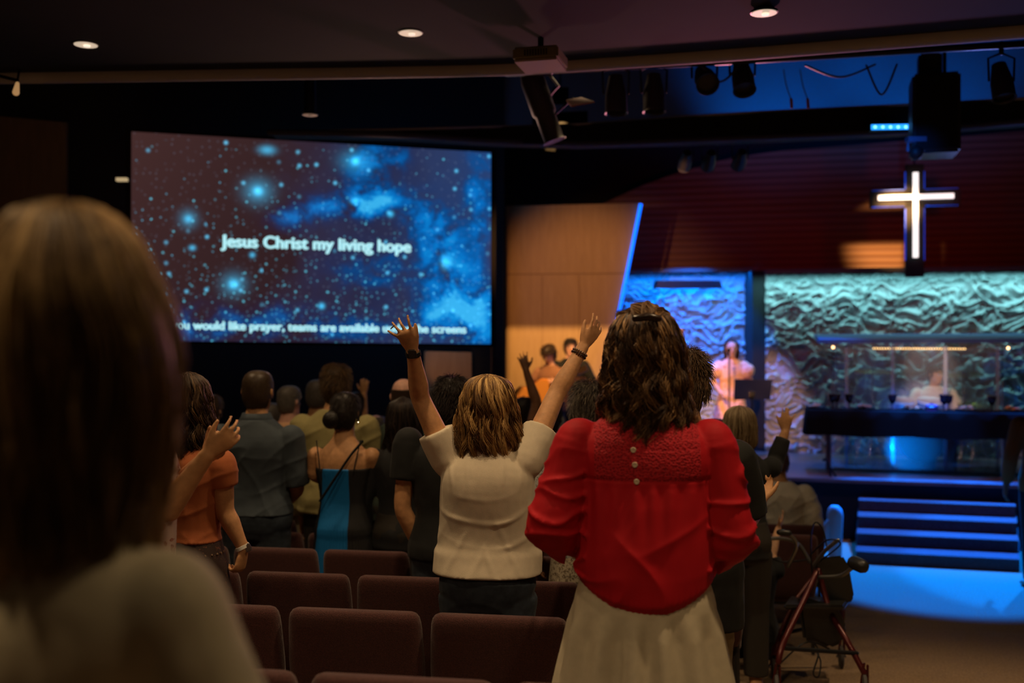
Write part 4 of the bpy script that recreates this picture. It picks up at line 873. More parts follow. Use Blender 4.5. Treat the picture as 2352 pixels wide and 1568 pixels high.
def ell(c, hw, hd, n=24, sq=2.3, ax=None):
    out = []
    for k in range(n):
        a = 2*PI*k/n; ca, sa = math.cos(a), math.sin(a)
        x = hw*math.copysign(abs(ca)**(2/sq), ca); y = hd*math.copysign(abs(sa)**(2/sq), sa); out.append(Vector(c)+Vector((x, y, 0)))
    return out
TORSO = [(.455, .070, .055, 0), (.49, .100, .066, -.004), (.53, .102, .070, -.006), (.575, .090, .060, 0), (.62, .081, .054, .004), (.67, .086, .058, .004), (.73, .096, .064, .0), (.765, .103, .062, -.003), (.795, .094, .054, -.005), (.820, .066, .044, -.004), (.845, .040, .035, -.002), (.875, .033, .034, .006), (.90, .033, .034, .012)]
_sm = {}
def interp(tab, z):
    key = tuple(tab)
    if key not in _sm:
        A_ = np.array(tab, float); t_ = A_[:, 0]; zz = np.linspace(t_[0], t_[-1], 90); o = [np.interp(zz, t_, A_[:, j]) for j in range(4)]
        kz = np.exp(-np.linspace(-1.5, 1.5, 9)**2); kz /= kz.sum()
        for j in (1, 2, 3): o[j] = np.convolve(np.pad(o[j], 4, mode='edge'), kz, 'valid')
        _sm[key] = [tuple(q) for q in np.stack(o, 1)]
    tab = _sm[key]
    for a, b in zip(tab, tab[1:]):
        if a[0] <= z <= b[0]: u = (z-a[0])/(b[0]-a[0]); return [a[i]*(1-u)+b[i]*u for i in range(len(a))]
    return list(tab[0] if z < tab[0][0] else tab[-1])

class Person:
    def __init__(s, label, px, top, d, yaw=-.14, w=1.0, H=None, skin=SK2, vox=.010, stage=False, floor=None, group=None, lean=0, hipw=1.0, headyaw=0, headpitch=0, hs=1.0, sit=False, hair_h=.012, shl=0, shr=0):
        p = P(px, top, d); z = .70 if stage else floorz(p.x, p.y)
        if floor is not None: z = floor
        s.H = H or (p.z-z-hair_h); s.w = w; s.skin = skin; s.vox = vox; s.hipw = hipw; s.sit = sit; s.lean = lean
        s.root = empty('person', (p.x, p.y, z), label, 'person', group, rz=yaw); s.arms = {}
        s.hs = hs; s.headyaw = headyaw; s.headpitch = headpitch; s.B = MB(); s.sh = {'R': shr, 'L': shl}
        s.legs = {}
    def L(s, x, y, d): return local(s.root, P(x, y, d))
    def u(s, x, y, z): return Vector((x, y, z))*s.H
    def sp(s, z): return s.lean*max(0, z-.5)           # forward offset of the spine (in H)
    def arm(s, side, elbow=None, wrist=None, f=None, pn=None, curl=(.3, .35, .35, .4, .4), spread=.16, fan=None, thumb=.75, raised=False, fat=1.0, hand=True):
        e = 1 if side == 'R' else -1; H = s.H
        up = .020 if raised else 0
        sh = s.u(e*(.104*s.w-(.010 if raised else 0)), s.sp(.8)-.004, .786+up+s.sh[side])
        elbow = elbow if elbow is not None else s.u(e*.142*s.w, s.sp(.6)-.012, .632); wrist = wrist if wrist is not None else s.u(e*.148*s.w, s.sp(.5)+.03, .492)
        f = Vector(f) if f is not None else (wrist-elbow).normalized(); pn = Vector(pn) if pn is not None else Vector((-e, 0, 0))
        s.arms[side] = dict(sh=sh, el=Vector(elbow), wr=Vector(wrist), f=f, pn=pn, curl=curl, spread=spread, fan=fan, thumb=thumb, hand=hand, raised=raised, fat=fat)
    def armpath(s, a):
        sh, el, wr = a['sh'], a['el'], a['wr']
        return [sh, sh.lerp(el, .3), sh.lerp(el, .65), el, el.lerp(wr, .3), el.lerp(wr, .7), wr]
    def leg(s, e):
        if s.sit:
            hip = s.u(e*.052, 0, .50); k = s.u(e*.075, .235, .50); a = s.u(e*.075, .235, .245); return hip, k, a
        return s.u(e*.052*s.hipw, 0, .485), s.u(e*.055, .008, .275), s.u(e*.055, -.005, .045)
    def rings(s, tab, z0, z1, ease=0, wk=1, dk=1, hipw=True, n=8):
        zs = list(np.linspace(z0, z1, max(4, int((z1-z0)/.016)))); out = []
        for z in zs:
            _, hw, hd, yo = interp(tab, z); k = s.w*(s.hipw if z < .6 else 1) if z < .84 else 1
            out.append(ell(s.u(0, yo+s.sp(z), z), hw*k*s.H*wk+ease, hd*(.5+.5*k)*s.H*dk+ease))
        return out
    def body(s, eye=False, wide=1.0):
        s.wide = wide
        for e, n_ in ((-1, 'L'), (1, 'R')):
            if n_ not in s.arms: s.arm(n_)
        B = s.B; H = s.H; B.loft(s.rings(TORSO, .455, .90))
        hd = Vector((0, s.sp(.93)*H+.012*H, .932*H)); s.head = hd; s.hsc = H/1.75*s.hs
        s.q = add_head(B, hd, s.hsc, s.headyaw, s.headpitch, wide)
        for side, a in s.arms.items():
            k = H*(.6+.4*s.w); p = s.armpath(a); B.tube(crv(p, 3), [r*k for r in np.interp(np.linspace(0, 6, 19), range(7), [.031, .029, .026, .0235, .0245, .0185, .0150])], [r*k for r in np.interp(np.linspace(0, 6, 19), range(7), [.033, .030, .027, .0225, .0225, .0155, .0125])], n=14)
            if a['hand']: add_hand(B, a['wr'], a['f'], a['pn'], 1 if side == 'R' else -1, H/1.75*(.93 if s.w < 1.05 else 1.02), a['curl'], a['spread'], a['fan'], a['thumb'], a['fat'])
        for e in (-1, 1):
            hip, kn, an = s.leg(e); k = H*(.6+.4*s.w*s.hipw)
            B.tube([hip, hip.lerp(kn, .5), kn, kn.lerp(an, .35), kn.lerp(an, .8), an], [.052*k, .046*k, .033*k, .033*k, .023*k, .022*k], n=16)
            B.tube([an+Vector((0, -.02*H, -.02*H)), an+Vector((e*.004*H, .045*H, -.025*H)), an+Vector((e*.008*H, .10*H, -.032*H))], [.024*H, .026*H, .020*H], [.022*H, .018*H, .010*H], side=(1, 0, 0), n=12)
        s.bodyo = remesh(B, 'body', s.skin, s.root, s.vox, 2); 
        if eye: eyes(s.q, s.hsc, s.root)
        return s
    def top(s, m, name='shirt', hem=.47, sleeve=.45, ease=.013, wk=1, dk=1, neck=.848, flare=0, vox=None, disp=None, cuff=0, arms=('L', 'R'), low=None, puff=0, smooth=5):
        """shirt, blouse, dress top: sleeve 0 none, .5 short, 2 long"""
        B = MB(); R = s.rings(TORSO, .5 if hem < .5 else hem, neck, ease, wk, dk)
        if hem < .5:
            pre = []
            for z in np.linspace(hem, .49, max(2, int((.5-hem)/.06)+2))[:-1]:
                t = (.5-z)/max(.01, .5-hem); _, hw, hd, yo = interp(TORSO, max(z, .51)); k = s.w*s.hipw
                pre.append(ell(s.u(0, yo+s.sp(.5), z), hw*k*s.H*wk+ease+flare*t, hd*(.5+.5*k)*s.H*dk+ease+flare*t*.8))
            R = pre+R
        B.loft(R)
        for side, a in s.arms.items():
            if side not in arms or sleeve <= 0: continue
            p = s.armpath(a); k = s.H*(.6+.4*s.w); full = crv(p, 4); n = len(full)-1; m_ = max(3, int(n*min(1, sleeve/2))); pts = full[:m_+1]
            rr = np.interp(np.linspace(0, 6, n+1), range(7), [.032, .032, .029, .026, .026, .021, .017])[:m_+1]*k+ease
            if puff: rr = rr+puff*np.sin(np.linspace(0, PI, m_+1))**.7
            B.tube(pts, list(rr+cuff*np.linspace(0, 1, m_+1)), n=18, round_=False); B.ball(pts[0], rr[0]*.97, 14, 10)
        return remesh(B, name, m, s.root, vox or s.vox, smooth, disp)
    def trousers(s, m, name='trousers', waist=.60, ease=.012, hem=.05, vox=None, disp=None, jeans=False):
        B = MB(); B.loft(s.rings(TORSO, .455, waist, ease))
        for e in (-1, 1):
            hip, kn, an = s.leg(e); k = s.H*(.6+.4*s.w*s.hipw); an2 = kn.lerp(an, (.285-hem)/.24 if not s.sit else 1)
            B.tube([hip, hip.lerp(kn, .5), kn, kn.lerp(an2, .4), an2], [.054*k+ease, .049*k+ease, .038*k+ease*1.2, .036*k+ease*1.4, .032*k+ease*1.6], n=18, round_=False)
        return remesh(B, name, m, s.root, vox or s.vox, 3, disp)
    def skirt(s, m, name='skirt', waist=.60, hem=.12, flare=.06, vox=None, disp=None, ease=.012):
        B = MB(); R = []
        for z in np.linspace(hem, waist, 9):
            _, hw, hd, yo = interp(TORSO, max(.53, z)); t = max(0, (.53-z)/(.53-hem)); k = s.w*(s.hipw if z < .6 else 1)
            R.append(ell(s.u(0, yo+s.sp(z), z), hw*k*s.H+ease+flare*t, hd*(.5+.5*k)*s.H+ease+flare*t*.9, 32))
        B.loft(R); return remesh(B, name, m, s.root, vox or s.vox, 3, disp)
    def short(s, m, **k):
        r = (.081*s.hsc*s.wide, .100*s.hsc, .122*s.hsc); R = Matrix.Rotation(-s.headyaw, 3, 'Z'); o = short_hair(s.root, (0, 0, 0), r, m, **k); 
        me = o.data; me.transform(Matrix.Translation(s.head) @ R.to_4x4() @ Matrix.Rotation(s.headpitch, 4, 'X')); return o
    def long(s, prof, m, **k): return long_hair(s.root, s.head, prof, m, **k)

def folds(kind, H, amp=1.0, seed=0):
    def f(co, no): return g_(co, no)*np.clip(1.25-np.abs(no[:, 2])*1.5, 0, 1)
    def g_(co, no):
        x, y, z = co.T/1.0; q = co+seed
        if kind == 'soft':
            return amp*(.005*pnoise(q*[7, 7, 9])+.0022*pnoise(q*[22, 22, 16]))
        if kind == 'tee':                                # catenary drapes across the lower back
            zz = z/H; g = z-1.6*x*x+.02*pnoise(q*[4, 4, 3]); w = np.clip((.80-zz)/.1, 0, 1)*np.clip((zz-.50)/.05, 0, 1)
            ph = np.sin(g*62+2.2*pnoise(q*[3, 3, 1.5])); r = np.maximum(0, ph)**3
            low = .007*r*np.exp(-((zz-.655)/.05)**2)*np.clip(1.2+pnoise(q*[5, 5, 9])*2, .2, 2)*np.exp(-((x/.17)**4))
            diag = .0045*np.maximum(0, np.sin((z*.8+np.abs(x)*1.5)*40+2*pnoise(q*3)))**3*np.exp(-((zz-.60)/.06)**2)
            up = .009*np.maximum(0, np.sin((x*1.0)*90+6*z+2*pnoise(q*4)))**3*np.exp(-((zz-.79)/.03)**2)*np.exp(-((np.abs(x)-.11)/.035)**2)
            return (low+diag*.8+up+.003*pnoise(q*[8, 8, 12]))*amp
        if kind == 'blouse':
            zz = z/H; g = .004*np.sin(x*115+3*pnoise(q*[6, 6, 2]))*np.clip((.735-zz)/.02, 0, 1)*np.clip((zz-.62)/.08, 0, 1)*(np.abs(x) < .17)
            d1 = ridged(np.stack([(x*.9+z*1.3)*4.5, (x-z)*1.2, y*2+3], 1), 3)*.012*np.clip((.66-zz)/.06, 0, 1); d2 = ridged(np.stack([(x*.9-z*1.5)*4.5+7, (x+z)*1.4, y*2+9], 1), 3)*.009*np.clip((.70-zz)/.08, 0, 1)
            sl = (np.abs(x) > .175)*(ridged(q*[7, 7, 13]+3, 2.4)*.012)*np.clip((.80-zz)/.06, 0, 1)
            seam = -.005*np.exp(-((zz-.734)/.0022)**2)*(np.abs(x) < .19)-.002*np.exp(-((zz-.783)/.0015)**2)*(np.abs(x) < .15)
            gather = .002*np.sin(np.arctan2(y, x)*60)*np.exp(-((zz-.54)/.015)**2)
            return (g+d1+d2+sl+seam+gather+.003*pnoise(q*[6, 6, 7]))*amp
        if kind == 'shirt':
            a = ridged(np.stack([(x+z*1.1)*4, (x-z)*1.5, y*2+1], 1), 3)*.010; b = ridged(np.stack([(x-z*1.4)*4+3, (x+z)*1.5, y*2+5], 1), 3)*.008
            return (a+b+.003*pnoise(q*[7, 7, 9]))*amp
        if kind == 'pleat':
            th = np.arctan2(y, x); zz = z/H; return amp*(.012*np.sin(th*13+.8*pnoise(q*2))*np.clip((.525-zz)/.04, 0, 1)+.003*pnoise(q*[8, 8, 5]))
        if kind == 'rib':
            return amp*.0022*np.sin(np.arctan2(y, x*.7)*64)
        if kind == 'jean':
            return amp*(.004*ridged(np.stack([(x+z*.6)*5, z*9, y*3], 1), 2.5)+.002*pnoise(q*14))
    return f
def ring_band(parent, c, axis, r1, r2, w, t, m, name, n=24, side=None):
    """a strap around a wrist: elliptical ring of width w, thickness t"""
    axis = Vector(axis).normalized(); u = Vector(side)-axis*Vector(side).dot(axis) if side else axis.orthogonal(); u.normalize(); v = axis.cross(u); c = Vector(c); mb = MB()
    R = []
    for k in range(n+1):
        a = 2*PI*k/n; d = u*math.cos(a)*r1+v*math.sin(a)*r2; dn = d.normalized(); R.append([c+d-axis*w/2, c+d+axis*w/2, c+d+dn*t+axis*w/2*.9, c+d+dn*t-axis*w/2*.9])
    mb.loft(R, False); return mb.build(name, m, parent, smooth='auto')
# ---- cloth materials
def cloth(name, c, **k): return mat(name, c, k.pop('rough', .85), var=k.pop('var', .06), scale=k.pop('scale', 30), bump=k.pop('bump', .25), bscale=k.pop('bscale', 500), sheen=k.pop('sheen', .04), **k)
CREAM = cloth('cream cotton', (.70, .61, .46)); DENIM = cloth('dark denim', (.030, .042, .060), var=.3, bscale=700)
BLACKT = cloth('black jersey', (.009, .010, .011)); NAVYP = cloth('slate blue polo', (.060, .078, .098)); OLIVE = cloth('olive yellow linen', (.36, .31, .13)); PEACH = cloth('peach shirt', (.72, .42, .24))
ORANGE = cloth('burnt orange knit', (.42, .12, .04)); KHAKI = cloth('khaki cotton', (.34, .28, .18)); WHITE = cloth('white shirt cotton', (.74, .70, .60)); CHAR = cloth('charcoal knit', (.015, .016, .018))
def voro(name, c1, c2, scale, thr=.35, feat='F1', sm=.03, c3=None, rough=.8):
    m, nt, p = nodes(name); tc = nt.nodes.new('ShaderNodeTexCoord'); v = nt.nodes.new('ShaderNodeTexVoronoi'); v.inputs['Scale'].default_value = scale
    n = nt.nodes.new('ShaderNodeTexNoise'); n.inputs['Scale'].default_value = scale*.8; ad = nt.nodes.new('ShaderNodeMixRGB'); ad.blend_type = 'ADD'; ad.inputs[0].default_value = .06
    lnk(nt, tc.outputs['Object'], n.inputs[0]); lnk(nt, tc.outputs['Object'], ad.inputs[1]); lnk(nt, n.outputs[1], ad.inputs[2]); lnk(nt, ad.outputs[0], v.inputs[0])
    r = nt.nodes.new('ShaderNodeValToRGB'); e = r.color_ramp.elements; e[0].position = thr-sm; e[0].color = (*c2, 1); e[1].position = thr+sm; e[1].color = (*c1, 1)
    if c3: q = e.new(thr*.5); q.color = (*c3, 1)
    lnk(nt, v.outputs['Distance'], r.inputs[0]); lnk(nt, r.outputs[0], p.inputs['Base Color']); p.inputs['Roughness'].default_value = rough; return m
FLORAL = voro('rose floral print', (.62, .45, .40), (.30, .09, .07), 34, .36, c3=(.45, .20, .15)); LEOPARD = voro('leopard print', (.42, .36, .26), (.02, .015, .01), 70, .42, c3=(.20, .14, .08))
PINKD = voro('pink patterned dress', (.85, .48, .36), (.55, .22, .14), 16, .26); GREYP = voro('black and white print', (.45, .45, .42), (.02, .02, .02), 60, .38); ORP = voro('orange animal print', (.75, .26, .04), (.08, .03, .01), 40, .25)
PAISLEY = voro('dark paisley skirt', (.035, .018, .015), (.17, .06, .03), 55, .2)
# red blouse: eyelet yoke above the seam, plain below
REDB, nt, p = nodes('red cotton blouse'); tc = nt.nodes.new('ShaderNodeTexCoord'); v = nt.nodes.new('ShaderNodeTexVoronoi'); v.inputs['Scale'].default_value = 150; lnk(nt, tc.outputs['Object'], v.inputs[0])
sxz = nt.nodes.new('ShaderNodeSeparateXYZ'); lnk(nt, tc.outputs['Object'], sxz.inputs[0]); g = nt.nodes.new('ShaderNodeMath'); g.operation = 'GREATER_THAN'; g.inputs[1].default_value = .734*1.85; lnk(nt, sxz.outputs[2], g.inputs[0])
ax = nt.nodes.new('ShaderNodeMath'); ax.operation = 'ABSOLUTE'; lnk(nt, sxz.outputs[0], ax.inputs[0]); l_ = nt.nodes.new('ShaderNodeMath'); l_.operation = 'LESS_THAN'; l_.inputs[1].default_value = .155; lnk(nt, ax.outputs[0], l_.inputs[0])
mk = nt.nodes.new('ShaderNodeMath'); mk.operation = 'MULTIPLY'; lnk(nt, g.outputs[0], mk.inputs[0]); lnk(nt, l_.outputs[0], mk.inputs[1])
r = nt.nodes.new('ShaderNodeValToRGB'); r.color_ramp.elements[0].position = .25; r.color_ramp.elements[0].color = (.26, .006, .014, 1); r.color_ramp.elements[1].position = .5; r.color_ramp.elements[1].color = (.58, .020, .032, 1); lnk(nt, v.outputs['Distance'], r.inputs[0])
mx = nt.nodes.new('ShaderNodeMixRGB'); mx.inputs[1].default_value = (.56, .009, .018, 1); lnk(nt, mk.outputs[0], mx.inputs[0]); lnk(nt, r.outputs[0], mx.inputs[2]); lnk(nt, mx.outputs[0], p.inputs['Base Color'])
b_ = nt.nodes.new('ShaderNodeBump'); b_.inputs['Distance'].default_value = .003; lnk(nt, mk.outputs[0], b_.inputs['Strength']); lnk(nt, v.outputs['Distance'], b_.inputs['Height']); lnk(nt, b_.outputs[0], p.inputs['Normal']); p.inputs['Roughness'].default_value = .7; p.inputs['Specular IOR Level'].default_value = .25

# ============ woman in the cream T-shirt, both arms up
d = 4.08
A = Person('woman in cream T-shirt and jeans with both arms raised, watch on left wrist', 1120, 862, d, yaw=-.10, w=1.0, skin=SK2, vox=.0055, hipw=1.08, hair_h=.02)
A.arm('L', A.L(950, 905, d-.02), A.L(948, 806, d-.10), f=A.L(932, 770, d-.12)-A.L(948, 806, d-.10), pn=(0.1, 1, -.1), raised=True, curl=(.1, .22, .35, .30, .22), fan=(.10, -.28, -.46, -.78), thumb=.45, fat=.95)
A.arm('R', A.L(1292, 912, d+.10), A.L(1340, 795, d+.16), f=A.L(1390, 727, d+.2)-A.L(1345, 790, d+.18), pn=(-.75, .55, -.2), raised=True, curl=(.25, .18, .3, .35, .35), fan=(.28, .02, -.08, -.20), thumb=.55, fat=.95)
A.arms['L']['el'] = A.L(966, 915, d+.0); A.arms['R']['el'] = A.L(1278, 905, d+.12)
A.body()
T0 = list(TORSO); TORSO[:] = [(z, (max(hw, .100+.014*(.8-z)/.3) if z < .79 else hw), hd+.004*(z < .78), yo) for z, hw, hd, yo in T0]
A.top(CREAM, 'tshirt', hem=.54, sleeve=.55, ease=.020, wk=1.0, dk=1.05, vox=.0055, disp=folds('tee', A.H), cuff=.004, smooth=18); TORSO[:] = T0
A.trousers(DENIM, 'jeans', ease=.012, vox=.008, disp=folds('jean', A.H))
A.long([(.135, .004, .004, .004, .004), (.130, .05, .05, .05, .03), (.11, .085, .085, .085, .06), (.05, .108, .108, .116, .085), (-.02, .122, .120, .126, .09), (-.09, .145, .136, .124, .085), (-.15, .160, .145, .124, .07), (-.20, .150, .135, .118, .06), (-.245, .118, .10, .10, .05), (-.27, .08, .07, .08, .04)],
       H_GOLD, S=3000, wave=.013, freq=2.6, rad=.0019, seed=5, clump=75, end=(.72, 1.0), frizz=.0025, cl=.65, light=.45)
wr = A.arms['L']; ax_ = (wr['wr']-wr['el']).normalized(); c = wr['wr']-ax_*.012
wt = ring_band(A.root, c, ax_, .028, .023, .020, .003, BLACKT, 'watch', side=(1, 0, 0))
m = MB(); m.box((0, 0, 0), (.036, .010, .040)); o = m.build('watch_case', mat('steel case', (.35, .33, .32), .3, .9), wt, bevel=.006); o.matrix_basis = Matrix.Translation(c+Vector((.002, -.026, .0))) @ ax_.to_track_quat('Z', 'Y').to_matrix().to_4x4()
m = MB(); m.box((0, -.0056, 0), (.030, .002, .034)); o = m.build('watch_face', mat('black glass', (.01, .012, .012), .08), wt, bevel=.003); o.matrix_basis = Matrix.Translation(c+Vector((.002, -.026, .0))) @ ax_.to_track_quat('Z', 'Y').to_matrix().to_4x4()
hf = wr['f'].normalized(); 
ring_band(A.root, wr['wr']+hf*.108+Vector((-.038, -.001, 0)), hf+Vector((-.45, 0, 0)), .0105, .0105, .003, .0015, CHROME, 'ring')
wr = A.arms['R']; ax_ = (wr['wr']-wr['el']).normalized()
for i, dd in enumerate((.030, .042)):
    c = wr['wr']-ax_*dd; u = ax_.orthogonal().normalized(); v_ = ax_.cross(u); m = MB()
    for j in range(20): m.ball(c+(u*math.cos(j*PI/10)+v_*math.sin(j*PI/10))*.031, .0048, 8, 6)
    m.build('bead_bracelet', mat('dark beads' if i else 'bronze beads', (.03, .015, .012) if i else (.30, .20, .14), .25, .3*(1-i)), A.root, smooth=True)

# ============ woman in the red blouse
d = 3.02
R_ = Person('woman in red blouse and cream skirt with long wavy brown hair', 1480, 722, d, yaw=-.05, w=1.02, skin=SK2, vox=.007, hipw=1.05, H=1.85, hs=1.04)
R_.root.location.z = floorz(R_.root.location.x, d)
R_.arm('R', R_.L(1672, 1225, d-.02), R_.L(1600, 1290, d+.24), f=(-.5, .8, .2), pn=(0, 0, 1), hand=True); R_.arm('L', R_.L(1272, 1200, d-.02), R_.L(1330, 1265, d+.24), f=(.5, .8, .2), pn=(0, 0, 1))
R_.body()
for e in (1,):
    B = MB(); R0 = R_.rings(TORSO, .5, .846, .020, 1.0, 1.08); H = R_.H
    pre = [ell(R_.u(0, -.004, z), hw, hdd, 28) for z, hw, hdd in ((.488, .172, .135), (.497, .205, .165), (.52, .228, .185), (.56, .236, .185), (.62, .226, .170), (.69, .214, .155))]
    up_ = [r for r in R0 if r[0].z > .71*H]; pre = [ell(R_.u(0, -.004, z), hw, hdd, 24) for z, hw, hdd in ((.524, .150, .120), (.530, .172, .140), (.545, .190, .158), (.58, .200, .162), (.64, .200, .158), (.69, .196, .150))]
    B.loft(pre+up_)
    for side, a in R_.arms.items():
        pts = crv(R_.armpath(a), 4); n = len(pts)-1; rr = np.interp(np.linspace(0, 1, n+1), [0, .15, .4, .6, .8, .93, 1], [.078, .076, .076, .082, .078, .055, .032]); B.tube(pts, list(rr), n=20, round_=False); B.ball(pts[0], .075, 16, 12)
    blo = remesh(B, 'blouse', REDB, R_.root, .006, 5, folds('blouse', H))
me_ = blo.data
for v_ in me_.vertices:
    t_ = max(0, min(1, (.60*R_.H-v_.co.z)/(.06*R_.H)))
    if abs(v_.co.x) < .24: v_.co.z += t_*(.050*(v_.co.x/.19)**2-.012)
bt = mat('pearl button', (.75, .62, .45), .25)
for i, (bx_, by_) in enumerate(((1447, 1020), (1450, 1052), (1454, 1089))):
    q = R_.L(bx_, by_, d); ys = [v.co.y for v in blo.data.vertices if abs(v.co.x-q.x) < .012 and abs(v.co.z-q.z) < .012]; q.y = min(ys)-.001
    m = MB(); m.lathe(q, [(.001, -.003), (.007, -.003), (.0085, 0), (.007, .003), (.001, .002)], 14, Matrix.Rotation(PI/2, 3, 'X')); m.build('button', bt, blo, smooth='auto')
R_.skirt(cloth('cream linen skirt', (.64, .56, .40)), 'skirt', waist=.60, hem=.12, flare=.17, ease=.012, vox=.008, disp=folds('pleat', R_.H))
R_.long([(.138, .004, .004, .004, .004), (.133, .045, .045, .05, .04), (.115, .075, .078, .085, .07), (.08, .098, .102, .118, .085), (.02, .112, .116, .135, .09), (-.06, .120, .126, .14, .085), (-.14, .128, .136, .15, .075), (-.20, .132, .148, .15, .06), (-.26, .120, .145, .145, .05), (-.31, .070, .130, .14, .04), (-.36, .035, .100, .13, .03), (-.40, .01, .06, .12, .02)],
        H_BROWN, S=4800, wave=.013, freq=5.5, rad=.0016, seed=9, clump=110, end=(.70, 1.0), frizz=.0045, cl=.6, light=.55, N=30)
m = MB(); hc = R_.head+Vector((.0, -.115, .105)); m.tube([hc+Vector((-.035, 0, 0)), hc+Vector((0, -.012, .006)), hc+Vector((.035, 0, 0))], [.010, .013, .010], n=10); m.build('hair_clip', mat('tortoiseshell', (.03, .015, .01), .3), R_.root, smooth=True)
# hair swept up over the clip
rg = np.random.default_rng(2); S = 700; t = np.linspace(0, 1, 14)[None]; a0 = rg.uniform(-1.1, 1.1, S)[:, None]; sx_ = .092*np.sin(a0); 
X_ = sx_*(1-t)**.8*1.0+.012*np.sin(7*t+a0*9); Z_ = .152-.02*np.abs(np.sin(a0))-.055*t+.025*np.sin(PI*t)+rg.normal(0, .003, (S, 1)); Y_ = .03-.135*t-.01*np.sin(PI*t)+rg.normal(0, .004, (S, 1))
V = np.stack([X_, Y_, Z_-.03*(np.abs(sx_)/.092)**2*(1-t)], -1)+np.array(R_.head); W2, F2, A2 = strands_mesh(V, np.full(S, .0017), np.clip(rg.normal(.55, .2, S), 0, 1)); raw_mesh('swept_hair', W2, F2, A2, H_BROWN, R_.root)

# ============ out-of-focus person at the left edge
d = 1.10
Fg = Person('out of focus person with long hair and cream top at the left edge', 150, 560, d, yaw=-.15, w=.72, skin=SK2, vox=.010, hs=1.12, headyaw=.1, H=1.60)
Fg.arm('L'); Fg.arm('R', Fg.u(.150, -.0, .62), Fg.u(.15, .06, .50)); Fg.body()
Fg.top(cloth('ivory knit', (.62, .55, .38)), 'blouse', hem=.47, sleeve=1.6, ease=.022, wk=1.05, disp=folds('soft', 1), vox=.009)
Fg.trousers(DENIM, vox=.012)
zc = Fg.root.location.z+Fg.head.z
def fz(y): return CZ-(y-HY)/F*d-zc
def fw(x): return (x-150)/F*d
Fg.long([(fz(468), .004, .004, .004, .004), (fz(478), .05, .03, .06, .05), (fz(540), .085, .065, .09, .07), (fz(640), .108, .093, .115, .085), (fz(800), .125, fw(392), .125, .085), (fz(960), .13, fw(392), .125, .08), (fz(1120), .12, fw(372), .12, .07), (fz(1260), .11, fw(350), .12, .06), (fz(1340), .10, fw(330), .10, .05), (fz(1390), .07, .06, .08, .04)],
        hairmat('long brown hair', (.06, .032, .013), (.30, .19, .08), (.80, .56, .27)), S=3000, wave=.005, freq=2, rad=.0022, seed=3, clump=60, frizz=.002, light=.3, cl=.4, azr=(120, 400))

# ============ woman in the orange T-shirt, and the person clasping hands beside her
d = 4.25
O = Person('woman in orange T-shirt with long dark curly hair and white watch', 425, 856, d, yaw=-.25, w=.97, skin=SK2, vox=.007, hipw=1.05)
O.arm('R', O.L(517, 1172, d-.02), O.L(560, 1262, d-.02), f=O.L(548, 1325, d)-O.L(562, 1262, d), pn=(-1, .2, 0), curl=(.5, 1.0, 1.05, 1.1, 1.1), spread=.05, thumb=.4); O.arm('L')
O.body(); O.top(ORANGE, 'tshirt', hem=.59, sleeve=.5, ease=.010, disp=folds('shirt', 1, .6), vox=.007); O.skirt(PAISLEY, 'skirt', waist=.60, hem=.1, flare=.12, disp=folds('pleat', O.H, .6), vox=.009)
m = MB()
for i in range(30): a = 2*PI*i/30; m.ball(O.u(.103*math.cos(a), .068*math.sin(a)-.004, .565), .005, 6, 5)
m.build('beaded_belt', mat('bronze beads', (.30, .20, .14), .25, .3), O.root)
O.long([(.125, .004, .004, .004, .004), (.12, .045, .045, .05, .04), (.09, .085, .085, .09, .07), (.03, .105, .105, .115, .085), (-.06, .118, .118, .125, .08), (-.15, .128, .130, .125, .07), (-.25, .13, .135, .12, .06), (-.34, .115, .125, .11, .05), (-.40, .08, .09, .09, .04)],
       hairmat('dark chestnut hair', (.018, .009, .005), (.055, .028, .013), (.24, .14, .06)), S=2400, wave=.013, freq=4.5, rad=.0018, seed=21, clump=70, frizz=.003, light=.4)
wr = O.arms['R']; ax_ = (wr['wr']-wr['el']).normalized(); wt = ring_band(O.root, wr['wr']-ax_*.012, ax_, .028, .025, .016, .003, mat('white silicone', (.75, .72, .65), .4), 'watch')
m = MB(); m.box((0, 0, 0), (.010, .030, .034)); o = m.build('watch_case', MATS['steel case'], wt, bevel=.004); o.matrix_basis = Matrix.Translation(wr['wr']-ax_*.012+Vector((.028, -.006, 0))) @ ax_.to_track_quat('Z', 'Y').to_matrix().to_4x4()

d = 3.3
G = Person('person in floral dress clasping raised hands beside the long haired blurred head', 300, 800, d, yaw=-.55, w=.95, skin=SK2, vox=.0065)
G.arm('R', G.L(376, 1180, d-.05), G.L(478, 1042, d-.10), f=G.L(540, 992, d-.1)-G.L(478, 1042, d-.1), pn=(-.5, .6, .4), curl=(.3, .45, .5, .65, .7), fan=(.15, .02, -.05, -.12), thumb=.6)
G.arm('L', G.L(320, 1190, d+.3), G.L(470, 1050, d-.02), f=G.L(535, 1005, d-.05)-G.L(470, 1050, d), pn=(.5, -.6, .4), curl=(.5, .7, .7, .8, .8), spread=.05)
G.arms['R']['sh'] = G.L(330, 985, d); G.body(); G.top(FLORAL, 'floral_dress', hem=.12, sleeve=.62, ease=.018, flare=.09, cuff=.02, disp=folds('soft', 1), vox=.008)
G.long([(.125, .004, .004, .004, .004), (.09, .085, .085, .09, .07), (.0, .105, .105, .115, .085), (-.12, .10, .10, .11, .07), (-.25, .08, .08, .10, .05), (-.30, .05, .05, .07, .04)], H_DARK, S=900, wave=.005, seed=31, rad=.002)

